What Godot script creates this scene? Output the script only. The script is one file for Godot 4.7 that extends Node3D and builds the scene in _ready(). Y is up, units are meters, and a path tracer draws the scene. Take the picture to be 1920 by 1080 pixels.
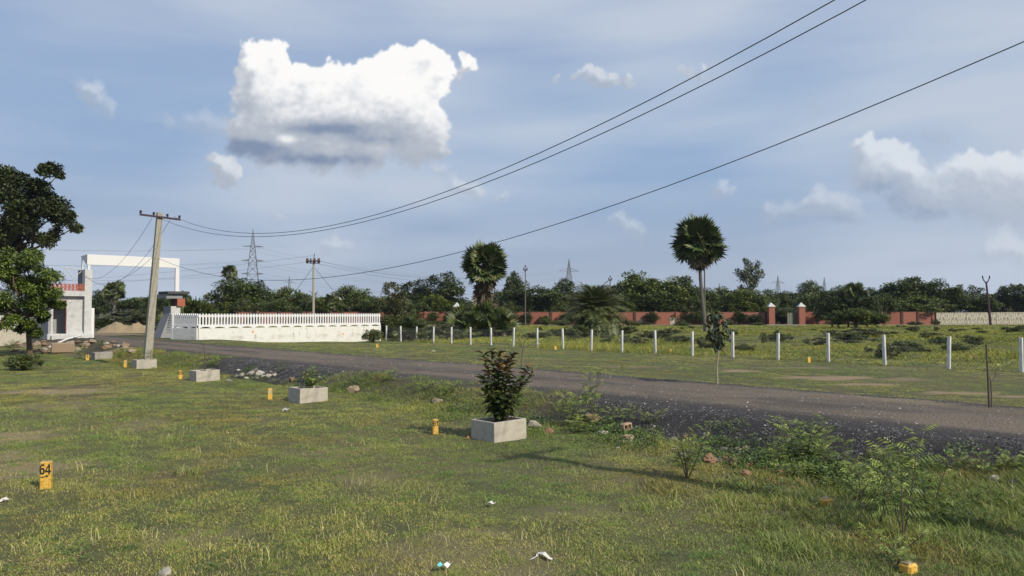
extends Node3D
# An open plot of land beside a gravel road: lawn, planters, fence, gatehouse, palms and trees.

const F := 1440.0                       # focal length in pixels of the 1920 px wide picture
const EYE := Vector3(0, 2.1, 0)
const TD := Vector3(0.6816, 0, 0.7317)  # along the road
const ND := Vector3(0.7317, 0, -0.6816) # across the road
var pitch := atan(45.0 / 1440.0)
var taken := {}
var M := {}
var n1 := FastNoiseLite.new()
var n2 := FastNoiseLite.new()
var n3 := FastNoiseLite.new()

func _ready():
	setup_noise()
	setup_camera()
	setup_sky()
	setup_sun()
	make_materials()
	build_ground()
	build_grass()
	build_stones()
	build_gatehouse()
	build_white_wall()
	build_brick_wall()
	build_fence()
	build_poles()
	build_pylons()
	build_palms()
	build_trees()
	build_shrubs()
	build_planters()
	build_markers()
	build_weeds()
	build_litter()

func setup_noise():
	for a in [[n1, 11, 0.05], [n2, 23, 0.35], [n3, 37, 1.6]]:
		a[0].seed = a[1]
		a[0].frequency = a[2]
		a[0].noise_type = FastNoiseLite.TYPE_SIMPLEX_SMOOTH
		a[0].fractal_type = FastNoiseLite.FRACTAL_FBM
		a[0].fractal_octaves = 3

func setup_camera():
	var cam := Camera3D.new()
	cam.name = "camera"
	add_child(cam)
	cam.position = EYE
	cam.rotation.x = pitch
	cam.fov = rad_to_deg(2.0 * atan(540.0 / F))
	cam.near = 0.1
	cam.far = 6000.0
	cam.current = true

func setup_sun():
	var sun := DirectionalLight3D.new()
	sun.name = "sun"
	add_child(sun)
	var el := deg_to_rad(37.0)
	var to_sun := Vector3(0.75 * cos(el), sin(el), 0.66 * cos(el)).normalized()
	sun.look_at_from_position(Vector3.ZERO, -to_sun, Vector3.UP)
	sun.light_energy = 1.3
	sun.light_color = Color(1.0, 0.96, 0.88)
	sun.light_angular_distance = 0.7
	sun.shadow_enabled = true

# ---------------------------------------------------------------- sky
func setup_sky():
	var env := Environment.new()
	env.background_mode = Environment.BG_SKY
	env.tonemap_mode = Environment.TONE_MAPPER_LINEAR
	env.tonemap_exposure = 1.09
	env.background_energy_multiplier = 0.93
	env.sdfgi_enabled = true
	env.ssao_enabled = true
	env.ssil_enabled = true
	var sky := Sky.new()
	var pm := PanoramaSkyMaterial.new()
	pm.panorama = ImageTexture.create_from_image(paint_sky())
	sky.sky_material = pm
	env.sky = sky
	env.fog_enabled = true
	env.fog_density = 0.00012
	env.fog_light_color = Color(0.80, 0.87, 0.98)
	var we := WorldEnvironment.new()
	we.name = "world_environment"
	we.environment = env
	add_child(we)

const SW := 4096
const SH := 2048

func sky_pixel(px: float, py: float) -> Vector2:   # picture pixel -> panorama pixel
	var d := ray(px, py).normalized()
	return Vector2((atan2(d.x, -d.z) / TAU + 0.5) * SW, (0.5 - asin(d.y) / PI) * SH)

func sky_air(az: float, el: float, ns: FastNoiseLite, nb: FastNoiseLite) -> Color:
	var e := clampf(el / 0.45, 0.0, 1.0)
	var low := Color8(167, 179, 197)
	var mid := Color8(150, 175, 208)
	var top := Color8(156, 172, 204)
	var c := low.lerp(mid, smoothstep(0.0, 0.45, e)).lerp(top, smoothstep(0.5, 1.0, e))
	c = c.lerp(Color8(118, 146, 192), smoothstep(0.5, 1.5, el))
	var x := sin(az) * 3.0
	var z := cos(az) * 3.0
	var y := el * 9.0 - sin(az) * 0.35
	var v := nb.get_noise_3d(x, y * 0.8, z)
	var veil := smoothstep(-0.30, 0.55, v * 1.5 + 0.48 * sin(az + 0.40) + 0.22 * e)
	var streak := ns.get_noise_3d(x * 1.2, y * 2.6, z * 1.2)
	c = c.lerp(Color8(192, 203, 219), clampf(0.80 * veil + 0.55 * streak + 0.12, 0.0, 0.95))
	var fine := ns.get_noise_3d(x * 5.0, y * 10.0, z * 5.0)
	return c.lerp(Color8(200, 208, 222), clampf(0.10 * fine * (0.4 + veil), -0.08, 0.15))

func paint_sky() -> Image:
	var ns := FastNoiseLite.new()
	ns.seed = 5
	ns.frequency = 0.55
	ns.fractal_octaves = 4
	var nb := FastNoiseLite.new()
	nb.seed = 8
	nb.frequency = 0.33
	nb.fractal_octaves = 3
	var cw := 1024
	var chh := 256
	var coarse := Image.create(cw, chh, false, Image.FORMAT_RGBA8)
	for j in chh:
		var el := (0.5 - (j + 0.5) / (2.0 * chh)) * PI
		for i in cw:
			coarse.set_pixel(i, j, sky_air(((i + 0.5) / cw - 0.5) * TAU, el, ns, nb))
	coarse.resize(SW, SH / 2, Image.INTERPOLATE_CUBIC)
	var im := Image.create(SW, SH, false, Image.FORMAT_RGBA8)
	im.fill(Color8(110, 112, 84))
	im.blit_rect(coarse, Rect2i(0, 0, SW, SH / 2), Vector2i(0, 0))
	var q := Color8(0, 0, 0)
	# puffs: x, y, radius in the picture's pixels. base: height where the flat grey underside begins
	var big := [[497,118,44],[467,136,25],[530,112,20],[520,104,16],[511,162,50],[476,182,40],[570,150,28],[590,143,20],[622,150,30],[561,191,60],[672,154,34],[683,140,20],[715,150,48],[753,126,36],[788,110,28],[806,106,20],[797,142,46],[820,143,18],[628,191,70],[701,200,75],[768,200,56],[788,235,50],[817,264,28],[831,281,12],[774,270,44],[672,264,60],[584,258,62],[526,250,55],[482,241,45],[453,262,34],[613,290,30],[497,280,32],[700,288,28],[440,240,22],[836,131,13],[858,136,12],[876,118,14],[888,116,9]]
	var sets := [
		{"p": big, "a": 1.0, "box": [395, 60, 925, 345], "base": 215.0, "soft": 0.16, "dark": [[619,241,105,15,0.75],[467,276,90,18,0.7],[700,262,62,12,0.45],[600,300,120,12,0.5],[470,215,40,30,0.25]], "lit": [[537,262,20,11,0.8],[600,168,26,8,0.5],[740,165,70,36,0.35],[640,195,30,14,0.2]], "turns": [0.0, 1.75, 3.3, 4.6]},
		{"p": [[160,168,22],[178,188,26],[208,206,18],[175,160,14]], "a": 0.55, "box": [120, 130, 260, 240], "base": 190.0, "soft": 0.8, "dark": [], "lit": [], "turns": [0.0, 2.4]},
		{"p": [[405,312,18],[425,318,26],[415,332,16],[440,325,14]], "a": 0.8, "box": [370, 275, 475, 365], "base": 330.0, "soft": 0.35, "dark": [], "lit": [], "turns": [0.0]},
		{"p": [[385,228,26],[350,232,18],[410,240,20],[320,230,14]], "a": 0.35, "box": [290, 190, 450, 275], "base": 230.0, "soft": 0.8, "dark": [], "lit": [], "turns": [0.0, 5.5]},
		{"p": [[1078,146,10],[1098,140,15],[1118,148,15],[1136,153,13],[1158,148,12],[1178,149,13],[1190,150,7],[1048,148,6]], "a": 0.68, "box": [1030, 110, 1215, 180], "base": 158.0, "soft": 0.35, "dark": [], "lit": [], "turns": [0.0, 1.2, 3.9]},
		{"p": [[1275,130,11],[1292,134,14],[1308,142,10],[1318,126,7]], "a": 0.55, "box": [1250, 105, 1340, 165], "base": 150.0, "soft": 0.6, "dark": [], "lit": [], "turns": [0.0]},
		{"p": [[1622,282,26],[1630,270,18],[1668,285,28],[1682,280,20],[1700,312,34],[1716,332,22],[1650,310,46],[1700,370,40],[1740,378,40],[1810,318,30],[1822,304,20],[1880,310,26],[1850,330,42],[1910,325,34],[1960,340,60],[1780,352,50],[1850,372,60],[1920,380,60],[1625,330,40]], "a": 0.58, "box": [1560, 220, 2040, 460], "base": 335.0, "soft": 0.6, "dark": [[1655,362,60,34,0.55],[1720,402,110,16,0.35]], "lit": [[1690,300,34,26,0.45],[1815,305,30,16,0.3],[1890,312,30,16,0.35]], "turns": [0.0, 2.1, 4.1]},
		{"p": [[1540,378,30],[1520,385,24],[1560,392,30],[1490,396,24],[1450,402,26],[1590,400,30]], "a": 0.45, "box": [1400, 330, 1650, 450], "base": 390.0, "soft": 0.7, "dark": [[1540,412,90,10,0.4]], "lit": [], "turns": [0.0, 3.0]},
		{"p": [[1352,346,11],[1346,358,16],[1365,362,12]], "a": 0.4, "box": [1310, 320, 1400, 390], "base": 370.0, "soft": 0.7, "dark": [], "lit": [], "turns": [0.0]},
		{"p": [[1160,410,18],[1176,424,24],[1195,430,18]], "a": 0.4, "box": [1110, 375, 1240, 465], "base": 470.0, "soft": 0.9, "dark": [], "lit": [], "turns": [0.0, 5.0]},
		{"p": [[612,462,20],[630,455,18],[648,462,16]], "a": 0.36, "box": [570, 425, 690, 495], "base": 500.0, "soft": 0.9, "dark": [], "lit": [], "turns": [0.0]},
		{"p": [[855,345,18],[872,352,16],[890,360,16],[940,368,12],[782,380,10],[825,318,16],[520,412,12]], "a": 0.42, "box": [490, 290, 980, 430], "base": 400.0, "soft": 0.8, "dark": [], "lit": [], "turns": [0.0]},
		{"p": [[1755,255,14],[1772,262,10],[1738,246,10],[1525,198,12],[1540,206,9]], "a": 0.34, "box": [1490, 170, 1810, 295], "base": 100.0, "soft": 0.7, "dark": [], "lit": [], "turns": [0.0]},
		{"p": [[1880,455,34],[1910,470,30],[1860,480,24]], "a": 0.35, "box": [1810, 400, 1980, 520], "base": 560.0, "soft": 0.9, "dark": [], "lit": [], "turns": [0.0]},
	]
	var bn := FastNoiseLite.new()
	bn.seed = 3
	bn.frequency = 0.02
	bn.fractal_octaves = 4
	var bl := FastNoiseLite.new()
	bl.seed = 19
	bl.frequency = 0.026
	bl.noise_type = FastNoiseLite.TYPE_CELLULAR
	bl.cellular_return_type = FastNoiseLite.RETURN_DISTANCE
	bl.fractal_octaves = 3
	bl.fractal_gain = 0.45
	for s in sets:
		var cloud: Array = paint_cloud(s, bn, bl)
		for turn in s.turns:
			var at: Vector2i = cloud[1]
			at.x = posmod(at.x + int(turn / TAU * SW), SW)
			im.blend_rect(cloud[0], Rect2i(Vector2i.ZERO, cloud[0].get_size()), at)
	var out := Image.create(SW, SH, false, Image.FORMAT_RGBA8)      # straight ahead (-z) lies at the picture's edge
	out.blit_rect(im, Rect2i(SW / 2, 0, SW / 2, SH), Vector2i(0, 0))
	out.blit_rect(im, Rect2i(0, 0, SW / 2, SH), Vector2i(SW / 2, 0))
	out.convert(Image.FORMAT_RGB8)
	return out

func paint_cloud(s: Dictionary, bn: FastNoiseLite, bl: FastNoiseLite) -> Array:
	var b: Array = s.box
	var lo := Vector2(1e9, 1e9)
	var hi := Vector2(-1e9, -1e9)
	for x in [b[0], (b[0] + b[2]) * 0.5, b[2]]:
		for y in [b[1], b[3]]:
			var v := sky_pixel(x, y)
			lo = lo.min(v)
			hi = hi.max(v)
	var x0 := int(lo.x)
	var y0 := int(lo.y)
	var w := int(hi.x) - x0 + 1
	var h := int(hi.y) - y0 + 1
	var field := PackedFloat32Array()
	field.resize(w * h)
	var pxs := PackedVector2Array()
	pxs.resize(w * h)
	var P: Array = s.p
	var cp := cos(pitch)
	var sp := sin(pitch)
	for j in h:
		var el := (0.5 - (y0 + j + 0.5) / SH) * PI
		for i in w:
			var az := ((x0 + i + 0.5) / SW - 0.5) * TAU
			var dx := sin(az) * cos(el)
			var dy := sin(el)
			var dz := -cos(az) * cos(el)
			var yc := dy * cp + dz * sp
			var zc := -dy * sp + dz * cp
			var p := Vector2(960.0 + F * dx / -zc, 540.0 - F * yc / -zc)
			pxs[j * w + i] = p
			var wx := p.x + 16.0 * bn.get_noise_2d(p.x, p.y)
			var wy := p.y + 16.0 * bn.get_noise_2d(p.x + 500.0, p.y)
			var keep := 1.0
			var most := 0.0
			for k in P:
				var ex: float = wx - k[0]
				var ey: float = wy - k[1]
				var r: float = k[2] * 1.18
				var d2 := (ex * ex + ey * ey) / (r * r)
				if d2 < 1.0:
					var t := 1.0 - d2
					keep *= 1.0 - 0.75 * t
					most = maxf(most, t * r)
			var f := 1.0 - keep
			if f > 0.0:
				var bump := 0.5 - bl.get_noise_2d(p.x, p.y) * 0.5 - 0.35
				var fine := bn.get_noise_2d(p.x * 3.1, p.y * 3.1)
				f += 0.30 * bump + 0.09 * fine
			field[j * w + i] = f
	var im := Image.create(w, h, false, Image.FORMAT_RGBA8)
	for j in h:
		for i in w:
			var f := field[j * w + i]
			if f <= 0.02:
				im.set_pixel(i, j, Color(0.8, 0.83, 0.88, 0))
				continue
			var p := pxs[j * w + i]
			var under := smoothstep(s.base - 85.0, s.base + 95.0, p.y + 10.0 * bn.get_noise_2d(p.x * 1.7, p.y * 1.7))
			var soft: float = s.soft + 0.5 * under
			var a: float = smoothstep(0.10, 0.10 + soft, f + 0.12 * bn.get_noise_2d(p.x * 4.0, p.y * 4.0)) * s.a
			var i2 := mini(i + 5, w - 1)
			var j2 := maxi(j - 7, 0)
			var i3 := maxi(i - 5, 0)
			var j3 := mini(j + 7, h - 1)
			var slope := field[j3 * w + i3] - field[j2 * w + i2]
			var light := 0.88 + 0.62 * clampf(slope, -0.45, 0.4) * (1.0 - 0.65 * under) - 0.36 * under
			light += 0.10 * bn.get_noise_2d(p.x * 2.0 + 90.0, p.y * 3.0)
			for k in s.dark:
				var q := Vector2((p.x - k[0]) / k[2], (p.y - k[1]) / k[3]).length_squared()
				light -= k[4] * 0.80 * exp(-q * 1.2)
			for k in s.lit:
				var q := Vector2((p.x - k[0]) / k[2], (p.y - k[1]) / k[3]).length_squared()
				light += k[4] * 0.6 * exp(-q * 1.2)
			light = clampf(light, 0.0, 1.0) * (1.0 if s.a > 0.9 else (0.9 if s.a > 0.56 and s.a < 0.6 else 0.78))
			var c := Color8(132, 147, 173).lerp(Color8(176, 184, 197), smoothstep(0.0, 0.45, light)).lerp(Color8(252, 251, 250), smoothstep(0.4, 1.0, light))
			c.a = a
			im.set_pixel(i, j, c)
	return [im, Vector2i(x0, y0)]

# ---------------------------------------------------------------- geometry helpers
func ray(px: float, py: float) -> Vector3:
	var v := Vector3((px - 960.0) / F, -(py - 540.0) / F, -1.0)
	return v.rotated(Vector3.RIGHT, pitch)

func at_depth(px: float, py: float, d: float) -> Vector3:
	var r := ray(px, py)
	return EYE + r * (d / -r.z)

func on_ground(px: float, py: float) -> Vector3:      # the point of the ground that this pixel shows
	var r := ray(px, py)
	var d := 3.0
	while d < 400.0:
		var p := EYE + r * (d / -r.z)
		if p.y <= hgt(p.x, p.z):
			return Vector3(p.x, hgt(p.x, p.z), p.z)
		d += 0.05 + d * 0.002
	return EYE + r * (d / -r.z)

func ground_at(px: float, d: float) -> Vector3:        # the ground below a pixel column at this depth
	var x := (px - 960.0) / F * d
	return Vector3(x, hgt(x, -d), -d)

func hgt(x: float, z: float) -> float:
	var s := x * TD.x + z * TD.z
	var n := x * ND.x + z * ND.z
	var wob := 0.22 * n1.get_noise_1d(s * 9.0) + 0.08 * n1.get_noise_1d(s * 40.0)
	var y := 0.36 * smoothstep(10.35 + wob, 11.6 + wob, n) + 0.06 * smoothstep(11.6, 13.2, n)
	# wheel tracks
	y -= 0.025 * exp(-pow((n - 13.0) / 0.35, 2.0)) + 0.025 * exp(-pow((n - 14.7) / 0.35, 2.0))
	if n > 15.8:
		var far_y := lerpf(0.2, lerpf(0.08, -0.15, clampf((-7.3 - s) / 43.7, 0.0, 1.0)), clampf((n - 16.6) / 14.0, 0.0, 1.0))
		y = lerpf(y, far_y, smoothstep(15.8 + wob * 0.4, 16.5 + wob * 0.4, n))
	if s < -38.0:
		y = lerpf(y, maxf(y, 0.30), smoothstep(-38.0, -48.0, s) * (1.0 - smoothstep(19.5, 24.0, n)) * smoothstep(7.5, 11.0, n))
	var r2 := x * x + z * z
	if r2 < 20000.0:
		y += 0.05 * n1.get_noise_2d(x * 4.0, z * 4.0) * (1.0 - smoothstep(10.5, 11.8, n) * (1.0 - smoothstep(16.0, 17.0, n)) * 0.8)
		y += 0.02 * n2.get_noise_2d(x * 3.0, z * 3.0)
		# weedy mound beside the road, close by
		y += 0.24 * exp(-pow((x - 6.3) / 1.3, 2.0) - pow((z + 8.6) / 1.0, 2.0))
		# heap of earth before the gatehouse
		y += 0.30 * exp(-pow((s + 47.0) / 3.4, 2.0) - pow((n - 11.2) / 1.5, 2.0)) * (1.0 + 0.8 * n2.get_noise_2d(x * 2.0, z * 2.0))
		y += 0.10 * n1.get_noise_2d(x * 2.0 + 77.0, z * 2.0) * smoothstep(31.0, 38.0, n)
	else:
		y *= 1.0 - smoothstep(20000.0, 60000.0, r2)
	return y

class MB:
	var v := PackedVector3Array()
	var c := PackedColorArray()
	var uv := PackedVector2Array()
	var nr := PackedVector3Array()
	func tri(a: Vector3, b: Vector3, d: Vector3, col: Color, out := Vector3.ZERO):
		if out != Vector3.ZERO and (b - a).cross(d - a).dot(out) > 0.0:
			v.append(a); v.append(d); v.append(b)
		else:
			v.append(a); v.append(b); v.append(d)
		c.append(col); c.append(col); c.append(col)
	func quad(a: Vector3, b: Vector3, d: Vector3, e: Vector3, col: Color, out := Vector3.ZERO):
		tri(a, b, d, col, out)
		tri(a, d, e, col, out)
	func box(x: Transform3D, size: Vector3, col: Color, bev := 0.0):
		var hs := size * 0.5
		if bev <= 0.0:
			for ax in 3:
				var u := (ax + 1) % 3
				var w := (ax + 2) % 3
				for sg in [-1.0, 1.0]:
					var pts := []
					for k in [[-1, -1], [1, -1], [1, 1], [-1, 1]]:
						var p := Vector3.ZERO
						p[ax] = sg * hs[ax]; p[u] = k[0] * hs[u]; p[w] = k[1] * hs[w]
						pts.append(x * p)
					var o := Vector3.ZERO
					o[ax] = sg
					quad(pts[0], pts[1], pts[2], pts[3], col, x.basis * o)
			return
		var P := func(ax: int, sg: Vector3) -> Vector3:
			var p := Vector3.ZERO
			for k in 3:
				p[k] = sg[k] * (hs[k] if k == ax else hs[k] - bev)
			return x * p
		for ax in 3:
			var u := (ax + 1) % 3
			var w := (ax + 2) % 3
			for sg in [-1.0, 1.0]:
				var pts := []
				for k in [[-1, -1], [1, -1], [1, 1], [-1, 1]]:
					var g := Vector3.ZERO
					g[ax] = sg; g[u] = k[0]; g[w] = k[1]
					pts.append(P.call(ax, g))
				var o := Vector3.ZERO
				o[ax] = sg
				quad(pts[0], pts[1], pts[2], pts[3], col, x.basis * o)
				for sg2 in [-1.0, 1.0]:
					var g1 := Vector3.ZERO
					g1[ax] = sg; g1[u] = sg2; g1[w] = -1
					var g2 := g1
					g2[w] = 1
					quad(P.call(ax, g1), P.call(u, g1), P.call(u, g2), P.call(ax, g2), col, x.basis * (g1 + g2))
		for sx in [-1.0, 1.0]:
			for sy in [-1.0, 1.0]:
				for sz in [-1.0, 1.0]:
					var g := Vector3(sx, sy, sz)
					tri(P.call(0, g), P.call(1, g), P.call(2, g), col, x.basis * g)
	func tube(pts: Array, rad: Array, sides: int, col: Color, cap := true):
		var rings := []
		var up := Vector3.UP
		for i in pts.size():
			var dir: Vector3 = (pts[mini(i + 1, pts.size() - 1)] - pts[maxi(i - 1, 0)]).normalized()
			if absf(dir.dot(up)) > 0.95:
				up = Vector3.RIGHT if absf(dir.x) < 0.9 else Vector3.BACK
			var a := dir.cross(up).normalized()
			var b := dir.cross(a).normalized()
			up = -b if absf(dir.y) < 0.95 else up
			var ring := []
			for k in sides:
				var t := TAU * k / sides
				ring.append([pts[i] + (a * cos(t) + b * sin(t)) * rad[i], a * cos(t) + b * sin(t)])
			rings.append(ring)
		for i in pts.size() - 1:
			for k in sides:
				var k2 := (k + 1) % sides
				quad(rings[i][k][0], rings[i][k2][0], rings[i + 1][k2][0], rings[i + 1][k][0], col, rings[i][k][1] + rings[i][k2][1])
		if cap:
			for e in [0, pts.size() - 1]:
				for k in sides - 2:
					tri(rings[e][0][0], rings[e][k + 1][0], rings[e][k + 2][0], col)
	func leaf(p: Vector3, d: Vector3, side: Vector3, w: float, col: Color):   # flat pointed leaf
		var m := p + d * 0.45
		var q := side * w
		v.append(p); v.append(m + q); v.append(p + d)
		v.append(p); v.append(p + d); v.append(m - q)
		for k in 6:
			c.append(col)
	func mesh() -> ArrayMesh:
		var a := []
		a.resize(Mesh.ARRAY_MAX)
		a[Mesh.ARRAY_VERTEX] = v
		a[Mesh.ARRAY_COLOR] = c
		if uv.size() == v.size():
			a[Mesh.ARRAY_TEX_UV] = uv
		if nr.size() == v.size():
			a[Mesh.ARRAY_NORMAL] = nr
		var m := ArrayMesh.new()
		m.add_surface_from_arrays(Mesh.PRIMITIVE_TRIANGLES, a)
		return m

func place(at: Vector3, turn := 0.0) -> Transform3D:
	return Transform3D(Basis(Vector3.UP, turn), at)

func numbered(called: String) -> String:
	taken[called] = taken.get(called, 0) + 1
	return called if taken[called] == 1 else "%s_%03d" % [called, taken[called] - 1]

func tag(o: Node, label: String, category := "", group := "", kind := ""):
	if label != "": o.set_meta("label", label)
	if category != "": o.set_meta("category", category)
	if group != "": o.set_meta("group", group)
	if kind != "": o.set_meta("kind", kind)

func thing(called: String, label: String, category: String, at: Vector3, turn := 0.0, group := "") -> Node3D:
	var o := Node3D.new()
	o.name = numbered(called)
	add_child(o)
	o.position = at
	o.rotation.y = turn
	tag(o, label, category, group)
	return o

func part(called: String, mesh: Mesh, m: Material, parent: Node) -> MeshInstance3D:
	var o := MeshInstance3D.new()
	o.name = numbered(called) if parent == self else called
	o.mesh = mesh
	o.material_override = m
	parent.add_child(o, true)
	return o

func boxpart(called: String, at: Vector3, size: Vector3, m: Material, parent: Node, bev := 0.0, turn := 0.0) -> MeshInstance3D:
	var b := MB.new()
	b.box(Transform3D.IDENTITY, size, Color.WHITE, bev)
	var o := part(called, b.mesh(), m, parent)
	o.position = at
	o.rotation.y = turn
	return o

func rnd(s: int) -> RandomNumberGenerator:
	var r := RandomNumberGenerator.new()
	r.seed = s
	return r

# ---------------------------------------------------------------- materials
func noise_tex(sd: int, freq: float, size: int, stops: Array, oct := 4, bump := false) -> ImageTexture:
	var f := FastNoiseLite.new()
	f.seed = sd
	f.frequency = freq
	f.fractal_octaves = oct
	var im := f.get_seamless_image(size, size)
	if bump:
		im.convert(Image.FORMAT_RGBA8)
		im.bump_map_to_normal_map(6.0)
		return ImageTexture.create_from_image(im)
	im.convert(Image.FORMAT_L8)
	var g := Gradient.new()
	g.offsets = PackedFloat32Array(stops.map(func(s): return s[0]))
	g.colors = PackedColorArray(stops.map(func(s): return s[1]))
	var lut := PackedByteArray()
	for k in 256:
		var c := g.sample(k / 255.0)
		lut.append(c.r8); lut.append(c.g8); lut.append(c.b8)
	var d := im.get_data()
	var out := PackedByteArray()
	out.resize(d.size() * 3)
	for k in d.size():
		var q := d[k] * 3
		out[k * 3] = lut[q]
		out[k * 3 + 1] = lut[q + 1]
		out[k * 3 + 2] = lut[q + 2]
	return ImageTexture.create_from_image(Image.create_from_data(size, size, false, Image.FORMAT_RGB8, out))

func lin(r: float, g: float, b: float) -> Color:
	return Color(r, g, b).linear_to_srgb()

func mat(col: Color, rough := 0.85, tex: Texture2D = null, scale := 1.0, nrm: Texture2D = null, nscale := 0.6) -> StandardMaterial3D:
	var m := StandardMaterial3D.new()
	m.albedo_color = col
	m.roughness = rough
	m.vertex_color_use_as_albedo = true
	if tex:
		m.albedo_texture = tex
	if tex or nrm:
		m.uv1_triplanar = true
		m.uv1_world_triplanar = true
		m.uv1_scale = Vector3.ONE * scale
	if nrm:
		m.normal_enabled = true
		m.normal_texture = nrm
		m.normal_scale = nscale
	return m

func make_materials():
	var bump := noise_tex(4, 0.06, 256, [], 5, true)
	var mott := noise_tex(7, 0.02, 512, [[0.0, Color(0.62, 0.60, 0.57)], [0.4, Color(0.88, 0.87, 0.85)], [1.0, Color(1, 1, 1)]], 5)
	var grime := noise_tex(9, 0.012, 512, [[0.0, Color(0.74, 0.73, 0.69)], [0.2, Color(0.90, 0.89, 0.87)], [0.36, Color(0.98, 0.98, 0.97)], [1.0, Color(1, 1, 1)]], 6)
	var speck := noise_tex(12, 0.11, 512, [[0.0, Color(0.25, 0.25, 0.26)], [0.38, Color(0.50, 0.49, 0.48)], [0.55, Color(0.85, 0.83, 0.80)], [0.7, Color(1, 1, 1)], [1.0, Color(1, 1, 1)]], 3)
	var soft := noise_tex(14, 0.012, 512, [[0.0, Color(0.80, 0.79, 0.76)], [0.35, Color(0.93, 0.93, 0.92)], [1.0, Color(1, 1, 1)]], 5)
	var soil := noise_tex(15, 0.09, 512, [[0.0, Color(0.55, 0.53, 0.5)], [0.5, Color(0.85, 0.84, 0.82)], [1.0, Color(1, 1, 1)]], 5)
	M.ground = mat(Color.WHITE, 0.95, soil, 1.3, bump, 0.8)
	M.road = mat(Color.WHITE, 0.9, speck, 0.9, bump, 1.0)
	M.stone = mat(Color.WHITE, 0.7)
	M.rock = mat(Color.WHITE, 0.9, mott, 2.0, bump, 0.8)
	M.concrete = mat(lin(0.46, 0.42, 0.36), 0.9, soft, 1.1, bump, 0.2)
	M.pole = mat(lin(0.36, 0.335, 0.28), 0.9, soft, 0.8, bump, 0.2)
	M.white = mat(lin(0.66, 0.66, 0.635), 0.75, grime, 0.22, bump, 0.1)
	M.post = mat(lin(0.68, 0.68, 0.67), 0.75, soft, 0.7)
	M.clean = mat(lin(0.64, 0.64, 0.645), 0.7)
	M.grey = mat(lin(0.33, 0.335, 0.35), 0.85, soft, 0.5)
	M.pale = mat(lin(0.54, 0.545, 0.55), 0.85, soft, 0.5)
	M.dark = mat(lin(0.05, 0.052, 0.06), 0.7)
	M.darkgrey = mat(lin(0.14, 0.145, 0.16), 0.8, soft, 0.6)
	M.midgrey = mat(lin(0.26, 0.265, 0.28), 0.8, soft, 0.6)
	M.terra = mat(lin(0.42, 0.13, 0.075), 0.85)
	M.brick = mat(lin(0.37, 0.145, 0.10), 0.9, mott, 0.9, bump, 0.4)
	M.brickdark = mat(lin(0.10, 0.05, 0.04), 0.9, mott, 0.9)
	M.oldwhite = mat(lin(0.62, 0.60, 0.55), 0.9, noise_tex(31, 0.02, 512, [[0.0, Color(0.50, 0.47, 0.41)], [0.4, Color(0.74, 0.71, 0.64)], [0.65, Color(0.93, 0.92, 0.88)], [1.0, Color(1, 1, 1)]], 6), 0.10)
	M.oldwhite.uv1_scale = Vector3(0.45, 0.10, 0.45)
	M.stonewall = mat(lin(0.50, 0.46, 0.38), 0.9, grime, 0.8, bump, 1.0)
	M.frame = mat(lin(0.11, 0.025, 0.025), 0.6)
	M.iron = mat(lin(0.045, 0.022, 0.035), 0.6)
	M.steel = mat(lin(0.20, 0.21, 0.23), 0.5)
	M.steel.metallic = 0.4
	M.insul = mat(lin(0.05, 0.025, 0.022), 0.25)
	M.wire = mat(lin(0.03, 0.032, 0.04), 0.6)
	M.yellow = mat(lin(0.66, 0.41, 0.075), 0.6, noise_tex(41, 0.03, 256, [[0.0, Color(0.62, 0.5, 0.42)], [0.28, Color(0.86, 0.8, 0.7)], [0.45, Color(1, 1, 1)], [1.0, Color(1, 1, 1)]], 4), 3.0)
	M.ink = mat(lin(0.02, 0.018, 0.018), 0.6)
	M.sand = mat(lin(0.46, 0.36, 0.22), 0.95, soil, 0.6, bump, 1.0)
	M.dirt = mat(lin(0.11, 0.075, 0.045), 0.95, soil, 3.0, bump, 1.0)
	M.bark = mat(lin(0.14, 0.105, 0.075), 0.95, mott, 2.0, bump, 1.0)
	M.greybark = mat(lin(0.15, 0.14, 0.125), 0.95, mott, 2.0, bump, 1.0)
	M.paper = mat(lin(0.62, 0.60, 0.58), 0.7)
	M.foil = mat(Color.WHITE, 0.35)
	M.net = mat(lin(0.42, 0.43, 0.42), 0.5)
	M.leaf = mat(Color.WHITE, 0.55)
	M.leaf.backlight = Color(0.35, 0.35, 0.25)
	M.gloss = mat(Color.WHITE, 0.52)
	M.gloss.backlight = Color(0.25, 0.25, 0.18)
	M.grass = mat(Color.WHITE, 0.75)
	M.grass.backlight = Color(0.3, 0.3, 0.2)
	for k in ["leaf", "gloss", "grass"]:
		M[k].cull_mode = BaseMaterial3D.CULL_DISABLED

# ---------------------------------------------------------------- ground
var bare := []   # [centre, half width, half depth, strength, colour]

func add_bare(px, py, rx, ry, k, col):
	var p := on_ground(px, py)
	var d := -p.z
	bare.append([p, rx * d / F, maxf(0.12, ry * d * d / (F * (2.1 - p.y))), k, col])

func sn(p: Vector3) -> Vector2:
	return Vector2(p.x * TD.x + p.z * TD.z, p.x * ND.x + p.z * ND.z)

func bare_at(x: float, z: float) -> Array:     # how bare the soil lies here, and its colour
	var k := 0.0
	var col := Color(0.2, 0.16, 0.1)
	for b in bare:
		var ex: float = (x - b[0].x) / b[1]
		if absf(ex) > 1.6: continue
		var ez: float = (z - b[0].z) / b[2]
		if absf(ez) > 1.6: continue
		var q := ex * ex + ez * ez + 0.9 * n2.get_noise_2d(x * 2.4, z * 2.4) + 0.6 * n3.get_noise_2d(x * 2.0, z * 2.0)
		var w: float = (1.0 - smoothstep(0.55, 1.15, q)) * b[3]
		if w > k:
			k = w
			col = b[4]
	return [k, col]

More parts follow.
